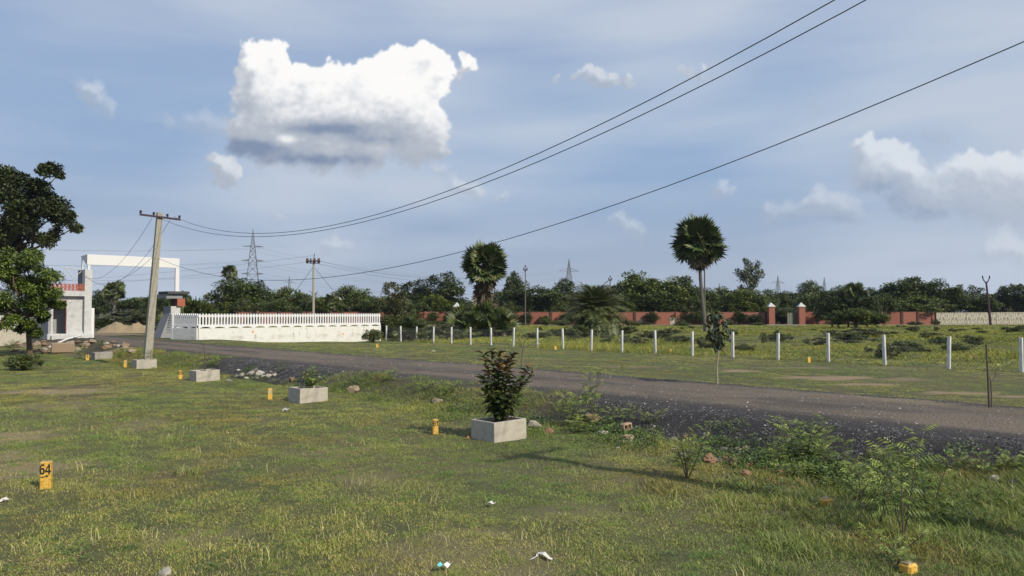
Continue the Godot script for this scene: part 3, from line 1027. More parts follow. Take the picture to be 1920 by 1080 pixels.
# ---------------------------------------------------------------- gatehouse and gate
const GATE_TURN := 0.7499
func build_gatehouse():
	var C := ground_at(172, 50.0)
	C.y = 0.36
	var g := thing("gatehouse", "small grey guard house with open doorway beside the white gate arch", "guard house", C, GATE_TURN)
	boxpart("plinth", Vector3(-1.24, 0.10, -0.85), Vector3(2.56, 0.5, 2.0), M.pale, g)
	boxpart("step", Vector3(-1.2, 0.12, 0.32), Vector3(2.3, 0.26, 0.3), M.pale, g)
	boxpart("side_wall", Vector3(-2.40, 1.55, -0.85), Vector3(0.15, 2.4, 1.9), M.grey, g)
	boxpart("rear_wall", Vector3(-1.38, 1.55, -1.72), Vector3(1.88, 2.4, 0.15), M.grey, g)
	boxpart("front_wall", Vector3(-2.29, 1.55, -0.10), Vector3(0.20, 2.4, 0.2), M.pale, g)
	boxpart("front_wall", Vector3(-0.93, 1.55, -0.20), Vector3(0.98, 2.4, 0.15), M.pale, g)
	boxpart("lintel", Vector3(-1.805, 2.62, -0.20), Vector3(0.76, 0.26, 0.148), M.pale, g)
	var d := boxpart("door_frame", Vector3(-1.45, 1.42, -0.19), Vector3(0.06, 2.13, 0.2), M.frame, g, 0.005)
	boxpart("jamb", Vector3(-0.73, 0.0, 0.0), Vector3(0.05, 2.13, 0.17), M.frame, d, 0.005)
	boxpart("head", Vector3(-0.365, 1.04, 0.0), Vector3(0.67, 0.05, 0.17), M.frame, d, 0.005)
	boxpart("latch", Vector3(-0.05, -0.05, 0.08), Vector3(0.06, 0.04, 0.05), M.dark, d)
	boxpart("roof", Vector3(-1.45, 2.92, -0.85), Vector3(2.06, 0.33, 2.04), M.pale, g)
	boxpart("tower", Vector3(-0.21, 2.25, -0.30), Vector3(0.42, 4.5, 0.6), M.pale, g)
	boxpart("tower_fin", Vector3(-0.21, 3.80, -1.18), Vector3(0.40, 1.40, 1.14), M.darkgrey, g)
	boxpart("tower_base", Vector3(0.09, 1.0, -0.25), Vector3(0.17, 2.0, 0.45), M.clean, g)
	boxpart("drain_pipe", Vector3(-0.46, 1.7, 0.02), Vector3(0.05, 2.2, 0.05), M.darkgrey, g)
	boxpart("wall_light", Vector3(-1.22, 2.42, -0.10), Vector3(0.10, 0.16, 0.05), M.clean, g, 0.02)
	# openwork clay blocks along the roof's edge
	var b := MB.new()
	for e in [[Vector3(0, 0.1, 0), Vector3(0.22, 0.02, 0.08)], [Vector3(0, -0.1, 0), Vector3(0.22, 0.02, 0.08)], [Vector3(0.1, 0, 0), Vector3(0.02, 0.18, 0.08)], [Vector3(-0.1, 0, 0), Vector3(0.02, 0.18, 0.08)]]:
		b.box(place(e[0]), e[1], Color.WHITE)
	for k in 12:
		var t := TAU * k / 12.0
		b.box(Transform3D(Basis(Vector3.BACK, t), Vector3(cos(t), sin(t), 0) * 0.062), Vector3(0.022, 0.034, 0.07), Color.WHITE)
	for k in 4:
		var t := TAU * k / 4.0 + PI / 4
		b.box(Transform3D(Basis(Vector3.BACK, t), Vector3(cos(t), sin(t), 0) * 0.098), Vector3(0.05, 0.02, 0.06), Color.WHITE)
	var jali := b.mesh()
	var par := Node3D.new()
	par.name = "parapet"
	g.add_child(par)
	for row in 2:
		for k in 9:
			var o := part("clay_block", jali, M.terra, par)
			o.position = Vector3(-0.54 - 0.222 * k, 3.21 + 0.222 * row, 0.02)
	# triangular bracket for the service wires
	var br := thing("wire_bracket", "white triangular steel bracket standing on the guard house roof", "bracket", C + Vector3(0, 3.08, 0) - ND * 0.95 - TD * 0.9, GATE_TURN)
	for e in [["mast", Vector3(0, 0, 0), Vector3(0.08, 0.95, 0)], ["arm", Vector3(0.08, 0.9, 0), Vector3(-0.42, 1.55, 0)], ["arm", Vector3(0.08, 0.9, 0), Vector3(0.62, 1.40, 0)], ["arm", Vector3(-0.42, 1.55, 0), Vector3(0.62, 1.40, 0)]]:
		var m := MB.new()
		m.tube([e[1], e[2]], [0.03, 0.03], 6, Color.WHITE)
		part(e[0], m.mesh(), M.pale, br)
	# the arch
	var a := thing("gate_arch", "tall white portal frame spanning the road at the gate", "gate arch", C + Vector3(0, 0, 0), GATE_TURN)
	boxpart("beam", Vector3(2.62, 5.15, -0.1), Vector3(5.84, 0.68, 0.16), M.clean, a, 0.01)
	boxpart("post", Vector3(-0.18, 4.65, -0.1), Vector3(0.14, 0.31, 0.15), M.clean, a)
	boxpart("post", Vector3(5.41, 3.95, -0.1), Vector3(0.26, 1.72, 0.15), M.clean, a)
	boxpart("post", Vector3(-0.20, 5.0, -1.60), Vector3(0.08, 1.0, 0.08), M.clean, a)
	var m := MB.new()
	for x in [-0.30, -0.16]:
		m.tri(Vector3(x, 5.48, -0.19), Vector3(x, 4.83, -0.19), Vector3(x, 5.45, -1.62), Color.WHITE)
	m.quad(Vector3(-0.30, 5.48, -0.19), Vector3(-0.16, 5.48, -0.19), Vector3(-0.16, 5.45, -1.62), Vector3(-0.30, 5.45, -1.62), Color.WHITE, Vector3.UP)
	m.quad(Vector3(-0.30, 4.83, -0.19), Vector3(-0.16, 4.83, -0.19), Vector3(-0.16, 5.45, -1.62), Vector3(-0.30, 5.45, -1.62), Color.WHITE, Vector3.DOWN)
	part("side_bracket", m.mesh(), M.clean, a)
	# the pillar on the other side of the gate
	var p := thing("gate_pillar", "stacked grey gate pillar with black slab and projecting brick box", "gate pillar", C + ND * 5.02 + TD * 0.0, GATE_TURN)
	boxpart("shaft", Vector3(0.31, 1.0, -0.75), Vector3(0.62, 2.28, 1.45), M.pale, p)
	boxpart("side_cladding", Vector3(-0.02, 1.2, -0.75), Vector3(0.03, 1.86, 1.44), M.midgrey, p)
	boxpart("neck", Vector3(0.20, 2.83, -0.75), Vector3(1.1, 0.3, 1.5), M.midgrey, p)
	boxpart("cap_slab", Vector3(0.42, 3.09, -0.75), Vector3(1.5, 0.18, 1.9), M.dark, p, 0.01)
	var bb := boxpart("brick_box", Vector3(0.62, 2.41, -0.55), Vector3(0.54, 0.53, 1.3), M.brickdark, p)
	for row in 6:
		for k in 3:
			var x := -0.18 + 0.18 * k + (0.09 if row % 2 else 0.0)
			var w := 0.17
			if x > 0.2:
				w = 0.08
				x = 0.225
			boxpart("brick", Vector3(x, -0.215 + 0.086 * row, 0.66), Vector3(w, 0.075, 0.05), M.terra, bb, 0.004)
		if row % 2:
			boxpart("brick", Vector3(-0.225, -0.215 + 0.086 * row, 0.66), Vector3(0.08, 0.075, 0.05), M.terra, bb, 0.004)
	var ft := MB.new()
	ft.quad(Vector3(-0.05, 1.7, -1.4), Vector3(-0.05, 1.7, -0.1), Vector3(-0.75, -0.1, 0.1), Vector3(-0.75, -0.1, -1.6), Color.WHITE, Vector3(-1, 0.3, 0))
	ft.quad(Vector3(-0.05, 1.7, -0.1), Vector3(-0.01, 1.7, -0.1), Vector3(-0.01, -0.1, 0.1), Vector3(-0.75, -0.1, 0.1), Color.WHITE, Vector3(0, 0, 1))
	part("buttress", ft.mesh(), M.midgrey, p)
	for k in 8:
		boxpart("slat", Vector3(-0.05 + 0.005 * k, 0.35 + 0.17 * k, 0.03), Vector3(0.62 - 0.06 * k, 0.05, 0.06), M.darkgrey, p)
	# sand heap inside the gate
	var sh := MB.new()
	var r := 9
	var prev := []
	for i in 25:
		var u := i / 24.0
		var row := []
		for j in r:
			var w := j / (r - 1.0)
			var c := ground_at(182 + 110 * u, 66.0 + 6.0 * w)
			c.y = -0.2 + sin(PI * u) * sin(PI * w) * (0.95 + 0.25 * sin(u * 7.0 + 1.0) + 0.5 * n2.get_noise_2d(u * 9.0, w * 5.0)) + 0.5
			row.append(c)
		if i > 0:
			for j in r - 1:
				sh.quad(prev[j], prev[j + 1], row[j + 1], row[j], Color.WHITE, Vector3.UP)
		prev = row
	tag(part("sand_heap", sh.mesh(), M.sand, self), "long low heap of tan sand seen through the gate", "sand heap")
	# low old wall beside the guard house
	var w0 := Vector3(-29.7, 0.0, -47.0)
	var w1 := Vector3(-31.2, 0.0, -42.0)
	var lw := thing("stone_wall", "stained low masonry wall with white balusters beside the guard house", "wall", (w0 + w1) * 0.5, atan2((w1 - w0).x, (w1 - w0).z) + PI / 2)
	boxpart("base", Vector3(0, 0.45, 0), Vector3(5.4, 1.3, 0.3), M.stonewall, lw, 0.02)
	boxpart("base_cap", Vector3(0, 1.14, 0), Vector3(5.4, 0.08, 0.34), M.white, lw, 0.01)
	boxpart("top_rail", Vector3(0, 1.83, 0), Vector3(5.4, 0.10, 0.12), M.white, lw, 0.01)
	for k in 22:
		boxpart("baluster", Vector3(-2.55 + 0.243 * k, 1.48, 0), Vector3(0.10, 0.60, 0.08), M.white, lw, 0.01)
	# what lies on the heap of earth
	var q0 := on_ground(93, 655)
	var q1 := on_ground(151, 634)
	var pb := MB.new()
	pb.tube([q0 + Vector3(0, 0.10, 0), (q0 + q1) * 0.5 + Vector3(0, 0.20, 0), q1 + Vector3(0, 0.14, 0)], [0.05, 0.05, 0.05], 8, Color.WHITE)
	tag(part("pipe", pb.mesh(), M.clean, self), "white plastic pipe lying across the earth heap", "pipe")
	var cb := on_ground(118, 662)
	tag(boxpart("concrete_block", cb + Vector3(0, 0.25, 0), Vector3(1.0, 0.5, 0.7), tinted(Color(0.36, 0.27, 0.19)), self, 0.05, 0.5), "rusty stained concrete block at the foot of earth heap", "block")

# ---------------------------------------------------------------- white compound wall
func build_white_wall():
	var pk := MB.new()
	var prof := [[0.0, 0.10], [0.05, 0.065], [0.10, 0.05], [0.48, 0.05], [0.53, 0.065], [0.58, 0.10], [0.66, 0.10], [0.665, 0.062], [0.70, 0.065], [0.75, 0.03], [0.77, 0.0]]
	for i in prof.size() - 1:
		var a: Array = prof[i]
		var c: Array = prof[i + 1]
		for z in [-0.04, 0.04]:
			pk.quad(Vector3(-a[1], a[0], z), Vector3(a[1], a[0], z), Vector3(c[1], c[0], z), Vector3(-c[1], c[0], z), Color.WHITE, Vector3(0, 0, z))
		for sg in [-1.0, 1.0]:
			pk.quad(Vector3(sg * a[1], a[0], -0.04), Vector3(sg * a[1], a[0], 0.04), Vector3(sg * c[1], c[0], 0.04), Vector3(sg * c[1], c[0], -0.04), Color.WHITE, Vector3(sg, 0, 0))
	var picket := pk.mesh()
	var ar := MB.new()
	for i in 14:
		var xa := -0.465 + 0.93 * i / 14.0
		var xb := -0.465 + 0.93 * (i + 1) / 14.0
		var f := func(x): return 0.095 * sqrt(maxf(0.0, 1.0 - pow(x / 0.345, 2.0)))
		var ya: float = f.call(xa)
		var yb: float = f.call(xb)
		for z in [-0.06, 0.06]:
			ar.quad(Vector3(xa, ya, z), Vector3(xb, yb, z), Vector3(xb, 0.2, z), Vector3(xa, 0.2, z), Color.WHITE, Vector3(0, 0, z))
		ar.quad(Vector3(xa, ya, -0.06), Vector3(xb, yb, -0.06), Vector3(xb, yb, 0.06), Vector3(xa, ya, 0.06), Color.WHITE, Vector3.DOWN)
		ar.quad(Vector3(xa, 0.2, -0.06), Vector3(xb, 0.2, -0.06), Vector3(xb, 0.2, 0.06), Vector3(xa, 0.2, 0.06), Color.WHITE, Vector3.UP)
	var arch := ar.mesh()
	var corner := ground_at(372, 50.0)
	var end := ground_at(713, 60.0)
	var start := ground_at(327, 51.2)
	for seg in [["compound_wall", start, corner, 0.0, "short splayed white wall with pickets leading to gate pillar"], ["compound_wall", corner, end, 0.03, "long white compound wall with precast pickets over arched openings"]]:
		var a: Vector3 = seg[1]
		var b: Vector3 = seg[2]
		a.y = 0.0
		b.y = 0.0
		var L := a.distance_to(b)
		var w := thing(seg[0], seg[4], "wall", a, atan2(-(b - a).z, (b - a).x), "white walls beside the gate")
		boxpart("wall_base", Vector3(L / 2, 0.42, 0), Vector3(L, 1.24 - seg[3], 0.22), M.white, w, 0.01)
		var na := int(round(L / 0.93))
		for k in na:
			var o := part("arched_rail", arch, M.clean, w)
			o.position = Vector3((k + 0.5) * L / na, 1.03, 0)
			o.scale.x = L / na / 0.93
		var np := int(round(L / 0.206))
		for k in np:
			var o := part("picket", picket, M.clean, w)
			o.position = Vector3((k + 0.5) * L / np, 1.225, 0)
		if L < 8.0:
			boxpart("end_post", Vector3(-0.10, 0.85, 0), Vector3(0.2, 2.2, 0.24), M.clean, w, 0.01)
		else:
			for e in [[0.26, 0.74], [0.76, 0.46]]:
				var c := MB.new()
				for k in 14:
					var t := TAU * k / 14
					var t2 := TAU * (k + 1) / 14
					c.tri(Vector3.ZERO, Vector3(cos(t), sin(t), 0) * 0.075, Vector3(cos(t2), sin(t2), 0) * 0.075, Color(0.75, 0.24, 0.05), Vector3.BACK)
				var o := part("painted_dot", c.mesh(), M.stone, w)
				o.position = Vector3(L * e[0], e[1], 0.114)
			# black painted strokes and cracks, too worn to read
			var rr := rnd(61)
			for e in [0.165, 0.268, 0.275, 0.46, 0.475, 0.51, 0.55, 0.60, 0.735, 0.74, 0.82, 0.885, 0.892, 0.95]:
				var c := MB.new()
				for k in rr.randi_range(2, 5):
					var y := 0.25 + 0.14 * k + rr.randf_range(0, 0.05)
					c.box(place(Vector3(rr.randf_range(-0.04, 0.04), y, 0)), Vector3(rr.randf_range(0.02, 0.09), rr.randf_range(0.02, 0.10), 0.006), Color(0.3, 0.29, 0.28))
				var o := part("paint_stroke", c.mesh(), M.stone, w)
				o.position = Vector3(L * e, 0.06, 0.111)

# ---------------------------------------------------------------- brick wall across the field
func build_brick_wall():
	var D := 135.0
	var k := D / F
	var base := -0.25
	var X := func(px: float) -> float: return (px - 960.0) * k
	var w := thing("brick_wall", "long red brick boundary wall with pilasters across the field", "wall", Vector3(0, 0, -D))
	var shades := [M.brick]
	for c in [Vector3(0.41, 0.155, 0.10), Vector3(0.33, 0.12, 0.085), Vector3(0.36, 0.15, 0.115)]:
		var m: StandardMaterial3D = M.brick.duplicate()
		m.albedo_color = lin(c.x, c.y, c.z)
		shades.append(m)
	var xs := [445.0]
	while xs[-1] < 1410.0: xs.append(xs[-1] + 39.2)
	xs[-1] = 1436.0
	var r := rnd(70)
	for run in [xs, [1504.0, 1532.0, 1570.0, 1608.0, 1646.0, 1658.0, 1690.0, 1720.0, 1748.0]]:
		for i in run.size():
			boxpart("pilaster", Vector3(X.call(run[i]), (2.2 + base) / 2, 0.06), Vector3(0.38, 2.2 - base, 0.4), M.brickdark if r.randf() < 0.75 else M.brick, w)
			if i == 0: continue
			var a: float = X.call(run[i - 1]) + 0.19
			var b: float = X.call(run[i]) - 0.19
			var top := 2.08 + r.randf_range(-0.04, 0.06)
			boxpart("panel", Vector3((a + b) / 2, (top + base) / 2, 0), Vector3(b - a, top - base, 0.24), shades[r.randi() % 4], w)
			boxpart("coping", Vector3((a + b) / 2, top + 0.035, 0), Vector3(b - a, 0.07, 0.30), M.brickdark, w)
	for e in [[1265, 600, 1.7, 1.25], [1200, 603, 0.8, 0.55], [1384, 601, 1.0, 0.9]]:
		boxpart("whitewash_patch", Vector3(X.call(e[0]), 0.55, 0.127), Vector3(e[2], e[3], 0.012), M.oldwhite, w)
	# pairs of taller gate piers
	for e in [[858, "tall red brick pier with pointed cap beside the bushy palm"], [924, "tall red brick pier half hidden behind the fan palm shrubs"], [1441, "tall red gate pier with grey pyramid cap at the field gate"], [1497, "tall red gate pier with grey cap beyond the field gate opening"]]:
		var p := thing("gate_pier", e[1], "pier", Vector3(X.call(e[0]), base, -D + 1.2), 0.0, "brick piers along the red wall")
		boxpart("shaft", Vector3(0, 1.62, 0), Vector3(1.05, 3.24, 1.05), M.brick, p, 0.02)
		boxpart("neck", Vector3(0, 3.29, 0), Vector3(1.25, 0.14, 1.25), M.pale, p, 0.01)
		var c := MB.new()
		var t := Vector3(0, 4.05, 0)
		var q := [Vector3(-0.6, 3.36, 0.6), Vector3(0.6, 3.36, 0.6), Vector3(0.6, 3.36, -0.6), Vector3(-0.6, 3.36, -0.6)]
		for i in 4:
			c.tri(q[i], q[(i + 1) % 4], t, Color.WHITE, q[i] + q[(i + 1) % 4])
		part("cap", c.mesh(), M.pale, p)
	var gt := thing("field_gate", "dull green sheet metal gate standing ajar between red piers", "gate", Vector3(X.call(1481), base, -D + 0.9), 0.35)
	var gm := mat(lin(0.10, 0.115, 0.07), 0.7)
	boxpart("frame", Vector3(0, 1.1, 0), Vector3(2.0, 2.2, 0.05), gm, gt)
	for i in 5:
		boxpart("bar", Vector3(-0.9 + 0.45 * i, 1.1, 0.04), Vector3(0.06, 2.2, 0.04), M.midgrey, gt)
	var ow := thing("old_wall", "weathered peeling white wall joining the red brick wall", "wall", Vector3(X.call(1750) + 0.2, base, -D + 0.3), -0.02)
	for i in 7:
		boxpart("panel", Vector3(2.6 + 5.2 * i, 1.15, 0), Vector3(5.14, 2.2 + 0.06 * (i % 3), 0.26), M.oldwhite, ow)

# ---------------------------------------------------------------- fence of white concrete posts
func build_fence():
	var a := Vector3(17.2, 0, -26.0)
	var b := Vector3(-9.9, 0, -60.5)
	var f := thing("wire_fence", "chain link fence on slender white concrete posts across the lawn", "fence", a, atan2(-(b - a).z, (b - a).x))
	var L := a.distance_to(b)
	var step := L / 19.0
	var pm := MB.new()
	pm.box(place(Vector3(0, 0.44, 0)), Vector3(0.108, 1.5, 0.10), Color.WHITE, 0.010)
	var post := pm.mesh()
	var nm := MB.new()
	var hh := 0.92
	var gap := 0.15
	var n := int((step + hh) / gap)
	for k in n:
		for sg in [0, 1]:
			var x0 := -hh + gap * k
			var p := Vector2(x0, 0)
			var q := Vector2(x0 + hh, hh)
			if p.x < 0.07: p += Vector2(1, 1) * (0.07 - p.x)
			if q.x > step - 0.07: q -= Vector2(1, 1) * (q.x - step + 0.07)
			if q.x <= p.x: continue
			if sg:
				p.x = step - p.x
				q.x = step - q.x
			nm.tube([Vector3(p.x, p.y, 0.004 * sg), Vector3(q.x, q.y, 0.004 * sg)], [0.002, 0.002], 3, Color.WHITE, false)
	for y in [0.0, hh]:
		nm.tube([Vector3(0.06, y, 0), Vector3(step - 0.06, y, 0)], [0.003, 0.003], 3, Color.WHITE, false)
	var net := nm.mesh()
	var dirv := (b - a).normalized()
	for i in range(-2, 20):
		var g := a + dirv * (step * i)
		var y := hgt(g.x, g.z)
		var o := part("post", post, M.post, f)
		o.position = Vector3(step * i, y - 0.02, 0)
		o.rotation.z = 0.025 * sin(i * 2.3)
		o.rotation.x = 0.03 * sin(i * 1.7)
		if i < 19:
			var s := part("mesh_panel", net, M.net, f)
			s.position = Vector3(step * i, y + 0.1, 0.07)
			var g2 := a + dirv * (step * (i + 1))
			s.rotation.z = atan2(hgt(g2.x, g2.z) - y, step)

# ---------------------------------------------------------------- poles, wires and pylons
func sagging(p: Vector3, q: Vector3, sag: float, rad: float, k := 36) -> ArrayMesh:
	var pts := []
	var rr := []
	for i in k + 1:
		var t := float(i) / k
		var v := p.lerp(q, t)
		v.y -= 4.0 * sag * t * (1.0 - t)
		pts.append(v)
		rr.append(rad)
	var b := MB.new()
	b.tube(pts, rr, 5, Color.WHITE)
	return b.mesh()

func wire(called: String, label: String, p: Vector3, q: Vector3, sag: float, rad: float, m: Material, group := ""):
	tag(part(called, sagging(p, q, sag, rad), m, self), label, "wire", group)

func concrete_pole(label: String, base: Vector3, top: Vector3, w0: Vector2, w1: Vector2) -> Dictionary:
	var t := thing("utility_pole", label, "utility pole", base)
	var up := (top - base).normalized()
	var x := ND
	var z := x.cross(up).normalized()
	x = up.cross(z).normalized()
	var L := (top - base).length()
	var b := MB.new()
	var q := []
	for e in [[-0.8, w0], [L, w1]]:
		for s in [[-1, -1], [1, -1], [1, 1], [-1, 1]]:
			q.append(up * e[0] + x * s[0] * e[1].x * 0.5 + z * s[1] * e[1].y * 0.5)
	for k in 4:
		var k2 := (k + 1) % 4
		b.quad(q[k], q[k2], q[4 + k2], q[4 + k], Color.WHITE, q[k] + q[k2] - up * (-1.6))
	b.quad(q[4], q[5], q[6], q[7], Color.WHITE, up)
	part("shaft", b.mesh(), M.pole, t)
	var fz := -z if z.dot(EYE - base) < 0.0 else z
	var arm_at := up * (L - 0.17) + fz * (w1.y * 0.5 + 0.04)
	var a := MB.new()
	a.box(Transform3D(Basis(x, up, x.cross(up)), arm_at), Vector3(1.5, 0.075, 0.06), Color.WHITE, 0.008)
	var arm := part("crossarm", a.mesh(), M.iron, t)
	var spots := []
	for e in [-0.72, -0.25, 0.25, 0.70]:
		var c := MB.new()
		var o: Vector3 = arm_at + x * e
		c.tube([o + up * 0.045, o + up * 0.07, o + up * 0.10, o + up * 0.13, o + up * 0.16], [0.02, 0.055, 0.035, 0.05, 0.03], 10, Color.WHITE)
		part("insulator", c.mesh(), M.insul, t)
		spots.append(base + o + up * 0.10)
	var h := MB.new()
	h.tube([up * (L - 0.06) + fz * (w1.y * 0.5 - 0.01), up * (L - 0.06) + fz * (w1.y * 0.5 + 0.006)], [0.014, 0.014], 8, Color(0.05, 0.05, 0.05))
	part("bolt_hole", h.mesh(), M.stone, t)
	return {"spots": spots, "mid": base + up * (L * 0.74), "front": fz}

func simple_pole(label: String, base: Vector3, top: Vector3, rad: float, arm: float, kind: String, m: Material):
	var t := thing("line_pole", label, "pole", base)
	var b := MB.new()
	var d := top - base
	b.tube([Vector3(0, -0.4, 0), d * 0.5, d], [rad * 1.2, rad, rad * 0.75], 8, Color.WHITE)
	part("shaft", b.mesh(), m, t)
	if kind == "fork":
		for sg in [-1.0, 1.0]:
			var c := MB.new()
			c.tube([d * 0.96, d * 0.98 + Vector3(sg * arm * 0.6, 0.25, 0), d + Vector3(sg * arm, 0.6, 0)], [0.09, 0.08, 0.07], 6, Color.WHITE)
			part("fork_arm", c.mesh(), m, t)
			var i := MB.new()
			i.tube([d + Vector3(sg * arm, 0.55, 0), d + Vector3(sg * arm, 0.95, 0)], [0.12, 0.07], 6, Color.WHITE)
			part("insulator", i.mesh(), M.insul, t)
	elif arm > 0.0:
		boxpart("crossarm", d - Vector3(0, 0.35, -0.15), Vector3(arm * 2.0, 0.14, 0.12), M.iron, t)
		for sg in [-1.0, 0.0, 1.0]:
			var i := MB.new()
			var y := 0.15 if sg == 0.0 else -0.25
			i.tube([d + Vector3(sg * arm * 0.9, y, 0.15), d + Vector3(sg * arm * 0.9, y + 0.35, 0.15)], [0.13, 0.08], 6, Color.WHITE)
			part("insulator", i.mesh(), M.insul, t)

func build_poles():
	var base := ground_at(277, 29.3)
	var top := at_depth(299.5, 399, 29.3)
	var p1 := concrete_pole("tall leaning concrete electricity pole rising behind a planter on lawn", base, top, Vector2(0.29, 0.24), Vector2(0.19, 0.15))
	var b2 := Vector3(7.42, 0, -5.01)
	b2.y = hgt(b2.x, b2.z)
	var p2 := concrete_pole("upright concrete electricity pole out beside the near lawn", b2, Vector3(7.42, 7.32, -5.01), Vector2(0.28, 0.22), Vector2(0.18, 0.15))
	var e2 := Vector3(7.42, 7.17, -5.01)
	wire("power_line", "dark upper power line from end of the leaning pole crossarm", at_depth(326, 406.5, 29.3), p2.spots[1], 2.18, 0.0075, M.wire, "power lines over the lawn")
	wire("power_line", "dark second power line from middle of the leaning pole crossarm", at_depth(304, 411, 29.3), p2.spots[2], 2.21, 0.0075, M.wire, "power lines over the lawn")
	wire("power_line", "single low slack line from the shaft of the leaning pole", at_depth(296, 484, 29.3), e2 - Vector3(0, 1.44, 0), 1.92, 0.0065, M.wire, "power lines over the lawn")
	for e in [[285, 409, 148, 512, 1.15, "service wire dropping from one crossarm end to guard house bracket"], [319, 412, 160, 515, 1.45, "service wire dropping from far crossarm end behind the leaning pole"], [287, 481, 158, 517, 0.75, "lowest service wire from the leaning pole shaft to guard house"]]:
		wire("service_wire", e[5], at_depth(e[0], e[1], 29.3), at_depth(e[2], e[3], 50.3), e[4], 0.007, M.wire, "service wires to the guard house")
	# distribution pole with guys beyond the white wall
	var d := 95.0
	var g := ground_at(588, d)
	var t := thing("guyed_pole", "grey line pole with cluttered crossarm and two guy wires", "pole", g)
	var tp := at_depth(588, 486, d) - g
	var m := MB.new()
	m.tube([Vector3(0, -0.4, 0), tp * 0.5, tp], [0.17, 0.15, 0.11], 8, Color.WHITE)
	part("shaft", m.mesh(), M.pole, t)
	m = MB.new()
	m.tube([tp - Vector3(0.0, 0.1, 0), tp + Vector3(0.12, 0.7, 0)], [0.05, 0.04], 6, Color.WHITE)
	part("top_pin", m.mesh(), M.insul, t)
	boxpart("crossarm", tp - Vector3(0, 0.25, -0.12), Vector3(1.7, 0.14, 0.1), M.iron, t)
	boxpart("switch_bar", tp - Vector3(-0.1, 0.5, -0.14), Vector3(1.2, 0.10, 0.12), M.iron, t)
	for x in [-0.8, -0.66, -0.3, 0.2, 0.62, 0.75]:
		m = MB.new()
		m.tube([tp + Vector3(x, -0.55, 0.15), tp + Vector3(x, -0.2, 0.15), tp + Vector3(x, 0.12, 0.15)], [0.05, 0.13, 0.07], 6, Color.WHITE)
		part("insulator", m.mesh(), M.insul, t)
	for e in [[555, 545], [625, 545]]:
		var q := at_depth(e[0], e[1], d) - g
		var f := tp - Vector3(0, 0.9, 0)
		q = f + (q - f) * ((f.y + 0.1) / (f.y - q.y))
		m = MB.new()
		m.tube([f, q], [0.022, 0.022], 4, Color.WHITE)
		part("guy_wire", m.mesh(), M.wire, t)
		m = MB.new()
		m.tube([f.lerp(q, 0.48), f.lerp(q, 0.52)], [0.10, 0.10], 6, Color.WHITE)
		part("guy_insulator", m.mesh(), M.insul, t)
	for e in [[985, 503, 612, 120, 0.09, 0.28, "arm", "slim dark line pole behind the wall near the bushy palm"], [1054, 527, 600, 150, 0.2, 0.0, "", "short thick post among trees left standing beside the lattice pylon"], [1144, 522, 600, 140, 0.11, 0.3, "arm", "thin pole rising behind the date palm"], [1321, 503, 600, 92, 0.10, 0.0, "", "thin bare pole right beside the tall palmyra trunk"]]:
		simple_pole(e[7].replace("left standing ", ""), ground_at(e[0], e[3]), at_depth(e[0], e[1], e[3]), e[4], e[5], e[6], M.greybark)
	simple_pole("leaning pole with forked top before the weathered white wall", ground_at(1857, 122), at_depth(1849, 528, 122), 0.17, 0.55, "fork", M.iron)

func pylon(label: String, px: float, topy: float, d: float, wb: float, arms: Array, bar: float):
	var g := ground_at(px, d)
	var H := at_depth(px, topy, d).y - g.y
	var t := thing("lattice_pylon", label, "pylon", g, 0.35, "lattice pylons on the horizon")
	var W := func(y: float) -> float:
		var u := y / H
		return lerpf(wb, wb * 0.30, u / 0.72) if u < 0.72 else lerpf(wb * 0.30, 0.05, (u - 0.72) / 0.28)
	var cs := [[-1, -1], [1, -1], [1, 1], [-1, 1]]
	for c in cs:
		var m := MB.new()
		var pts := []
		var rr := []
		for u in [0.0, 0.36, 0.72, 1.0]:
			var w: float = W.call(u * H) * 0.5
			pts.append(Vector3(c[0] * w, u * H, c[1] * w))
			rr.append(bar * (1.0 if u < 0.8 else 0.6))
		m.tube(pts, rr, 4, Color.WHITE)
		part("leg", m.mesh(), M.steel, t)
	var lv := [0.0]
	while lv[-1] < H * 0.97:
		lv.append(lv[-1] + maxf(1.3, W.call(lv[-1]) * 0.95))
	for k in 4:
		var m := MB.new()
		var a: Array = cs[k]
		var b: Array = cs[(k + 1) % 4]
		for i in lv.size() - 1:
			var y0: float = lv[i]
			var y1 := minf(lv[i + 1], H)
			var w0: float = W.call(y0) * 0.5
			var w1: float = W.call(y1) * 0.5
			m.tube([Vector3(a[0] * w0, y0, a[1] * w0), Vector3(b[0] * w1, y1, b[1] * w1)], [bar * 0.55, bar * 0.55], 3, Color.WHITE, false)
			m.tube([Vector3(b[0] * w0, y0, b[1] * w0), Vector3(a[0] * w1, y1, a[1] * w1)], [bar * 0.55, bar * 0.55], 3, Color.WHITE, false)
			m.tube([Vector3(a[0] * w1, y1, a[1] * w1), Vector3(b[0] * w1, y1, b[1] * w1)], [bar * 0.5, bar * 0.5], 3, Color.WHITE, false)
		part("bracing", m.mesh(), M.steel, t)
	for e in arms:
		for sg in [-1.0, 1.0]:
			var m := MB.new()
			var y: float = e[0] * H
			var w: float = W.call(y) * 0.5
			var tip := Vector3(sg * e[1], y + 0.1, 0)
			for z in [-1.0, 1.0]:
				m.tube([Vector3(sg * w, y, z * w), tip], [bar * 0.8, bar * 0.6], 3, Color.WHITE, false)
				m.tube([Vector3(sg * w, y + e[2], z * w), tip], [bar * 0.7, bar * 0.5], 3, Color.WHITE, false)
			part("crossarm", m.mesh(), M.steel, t)

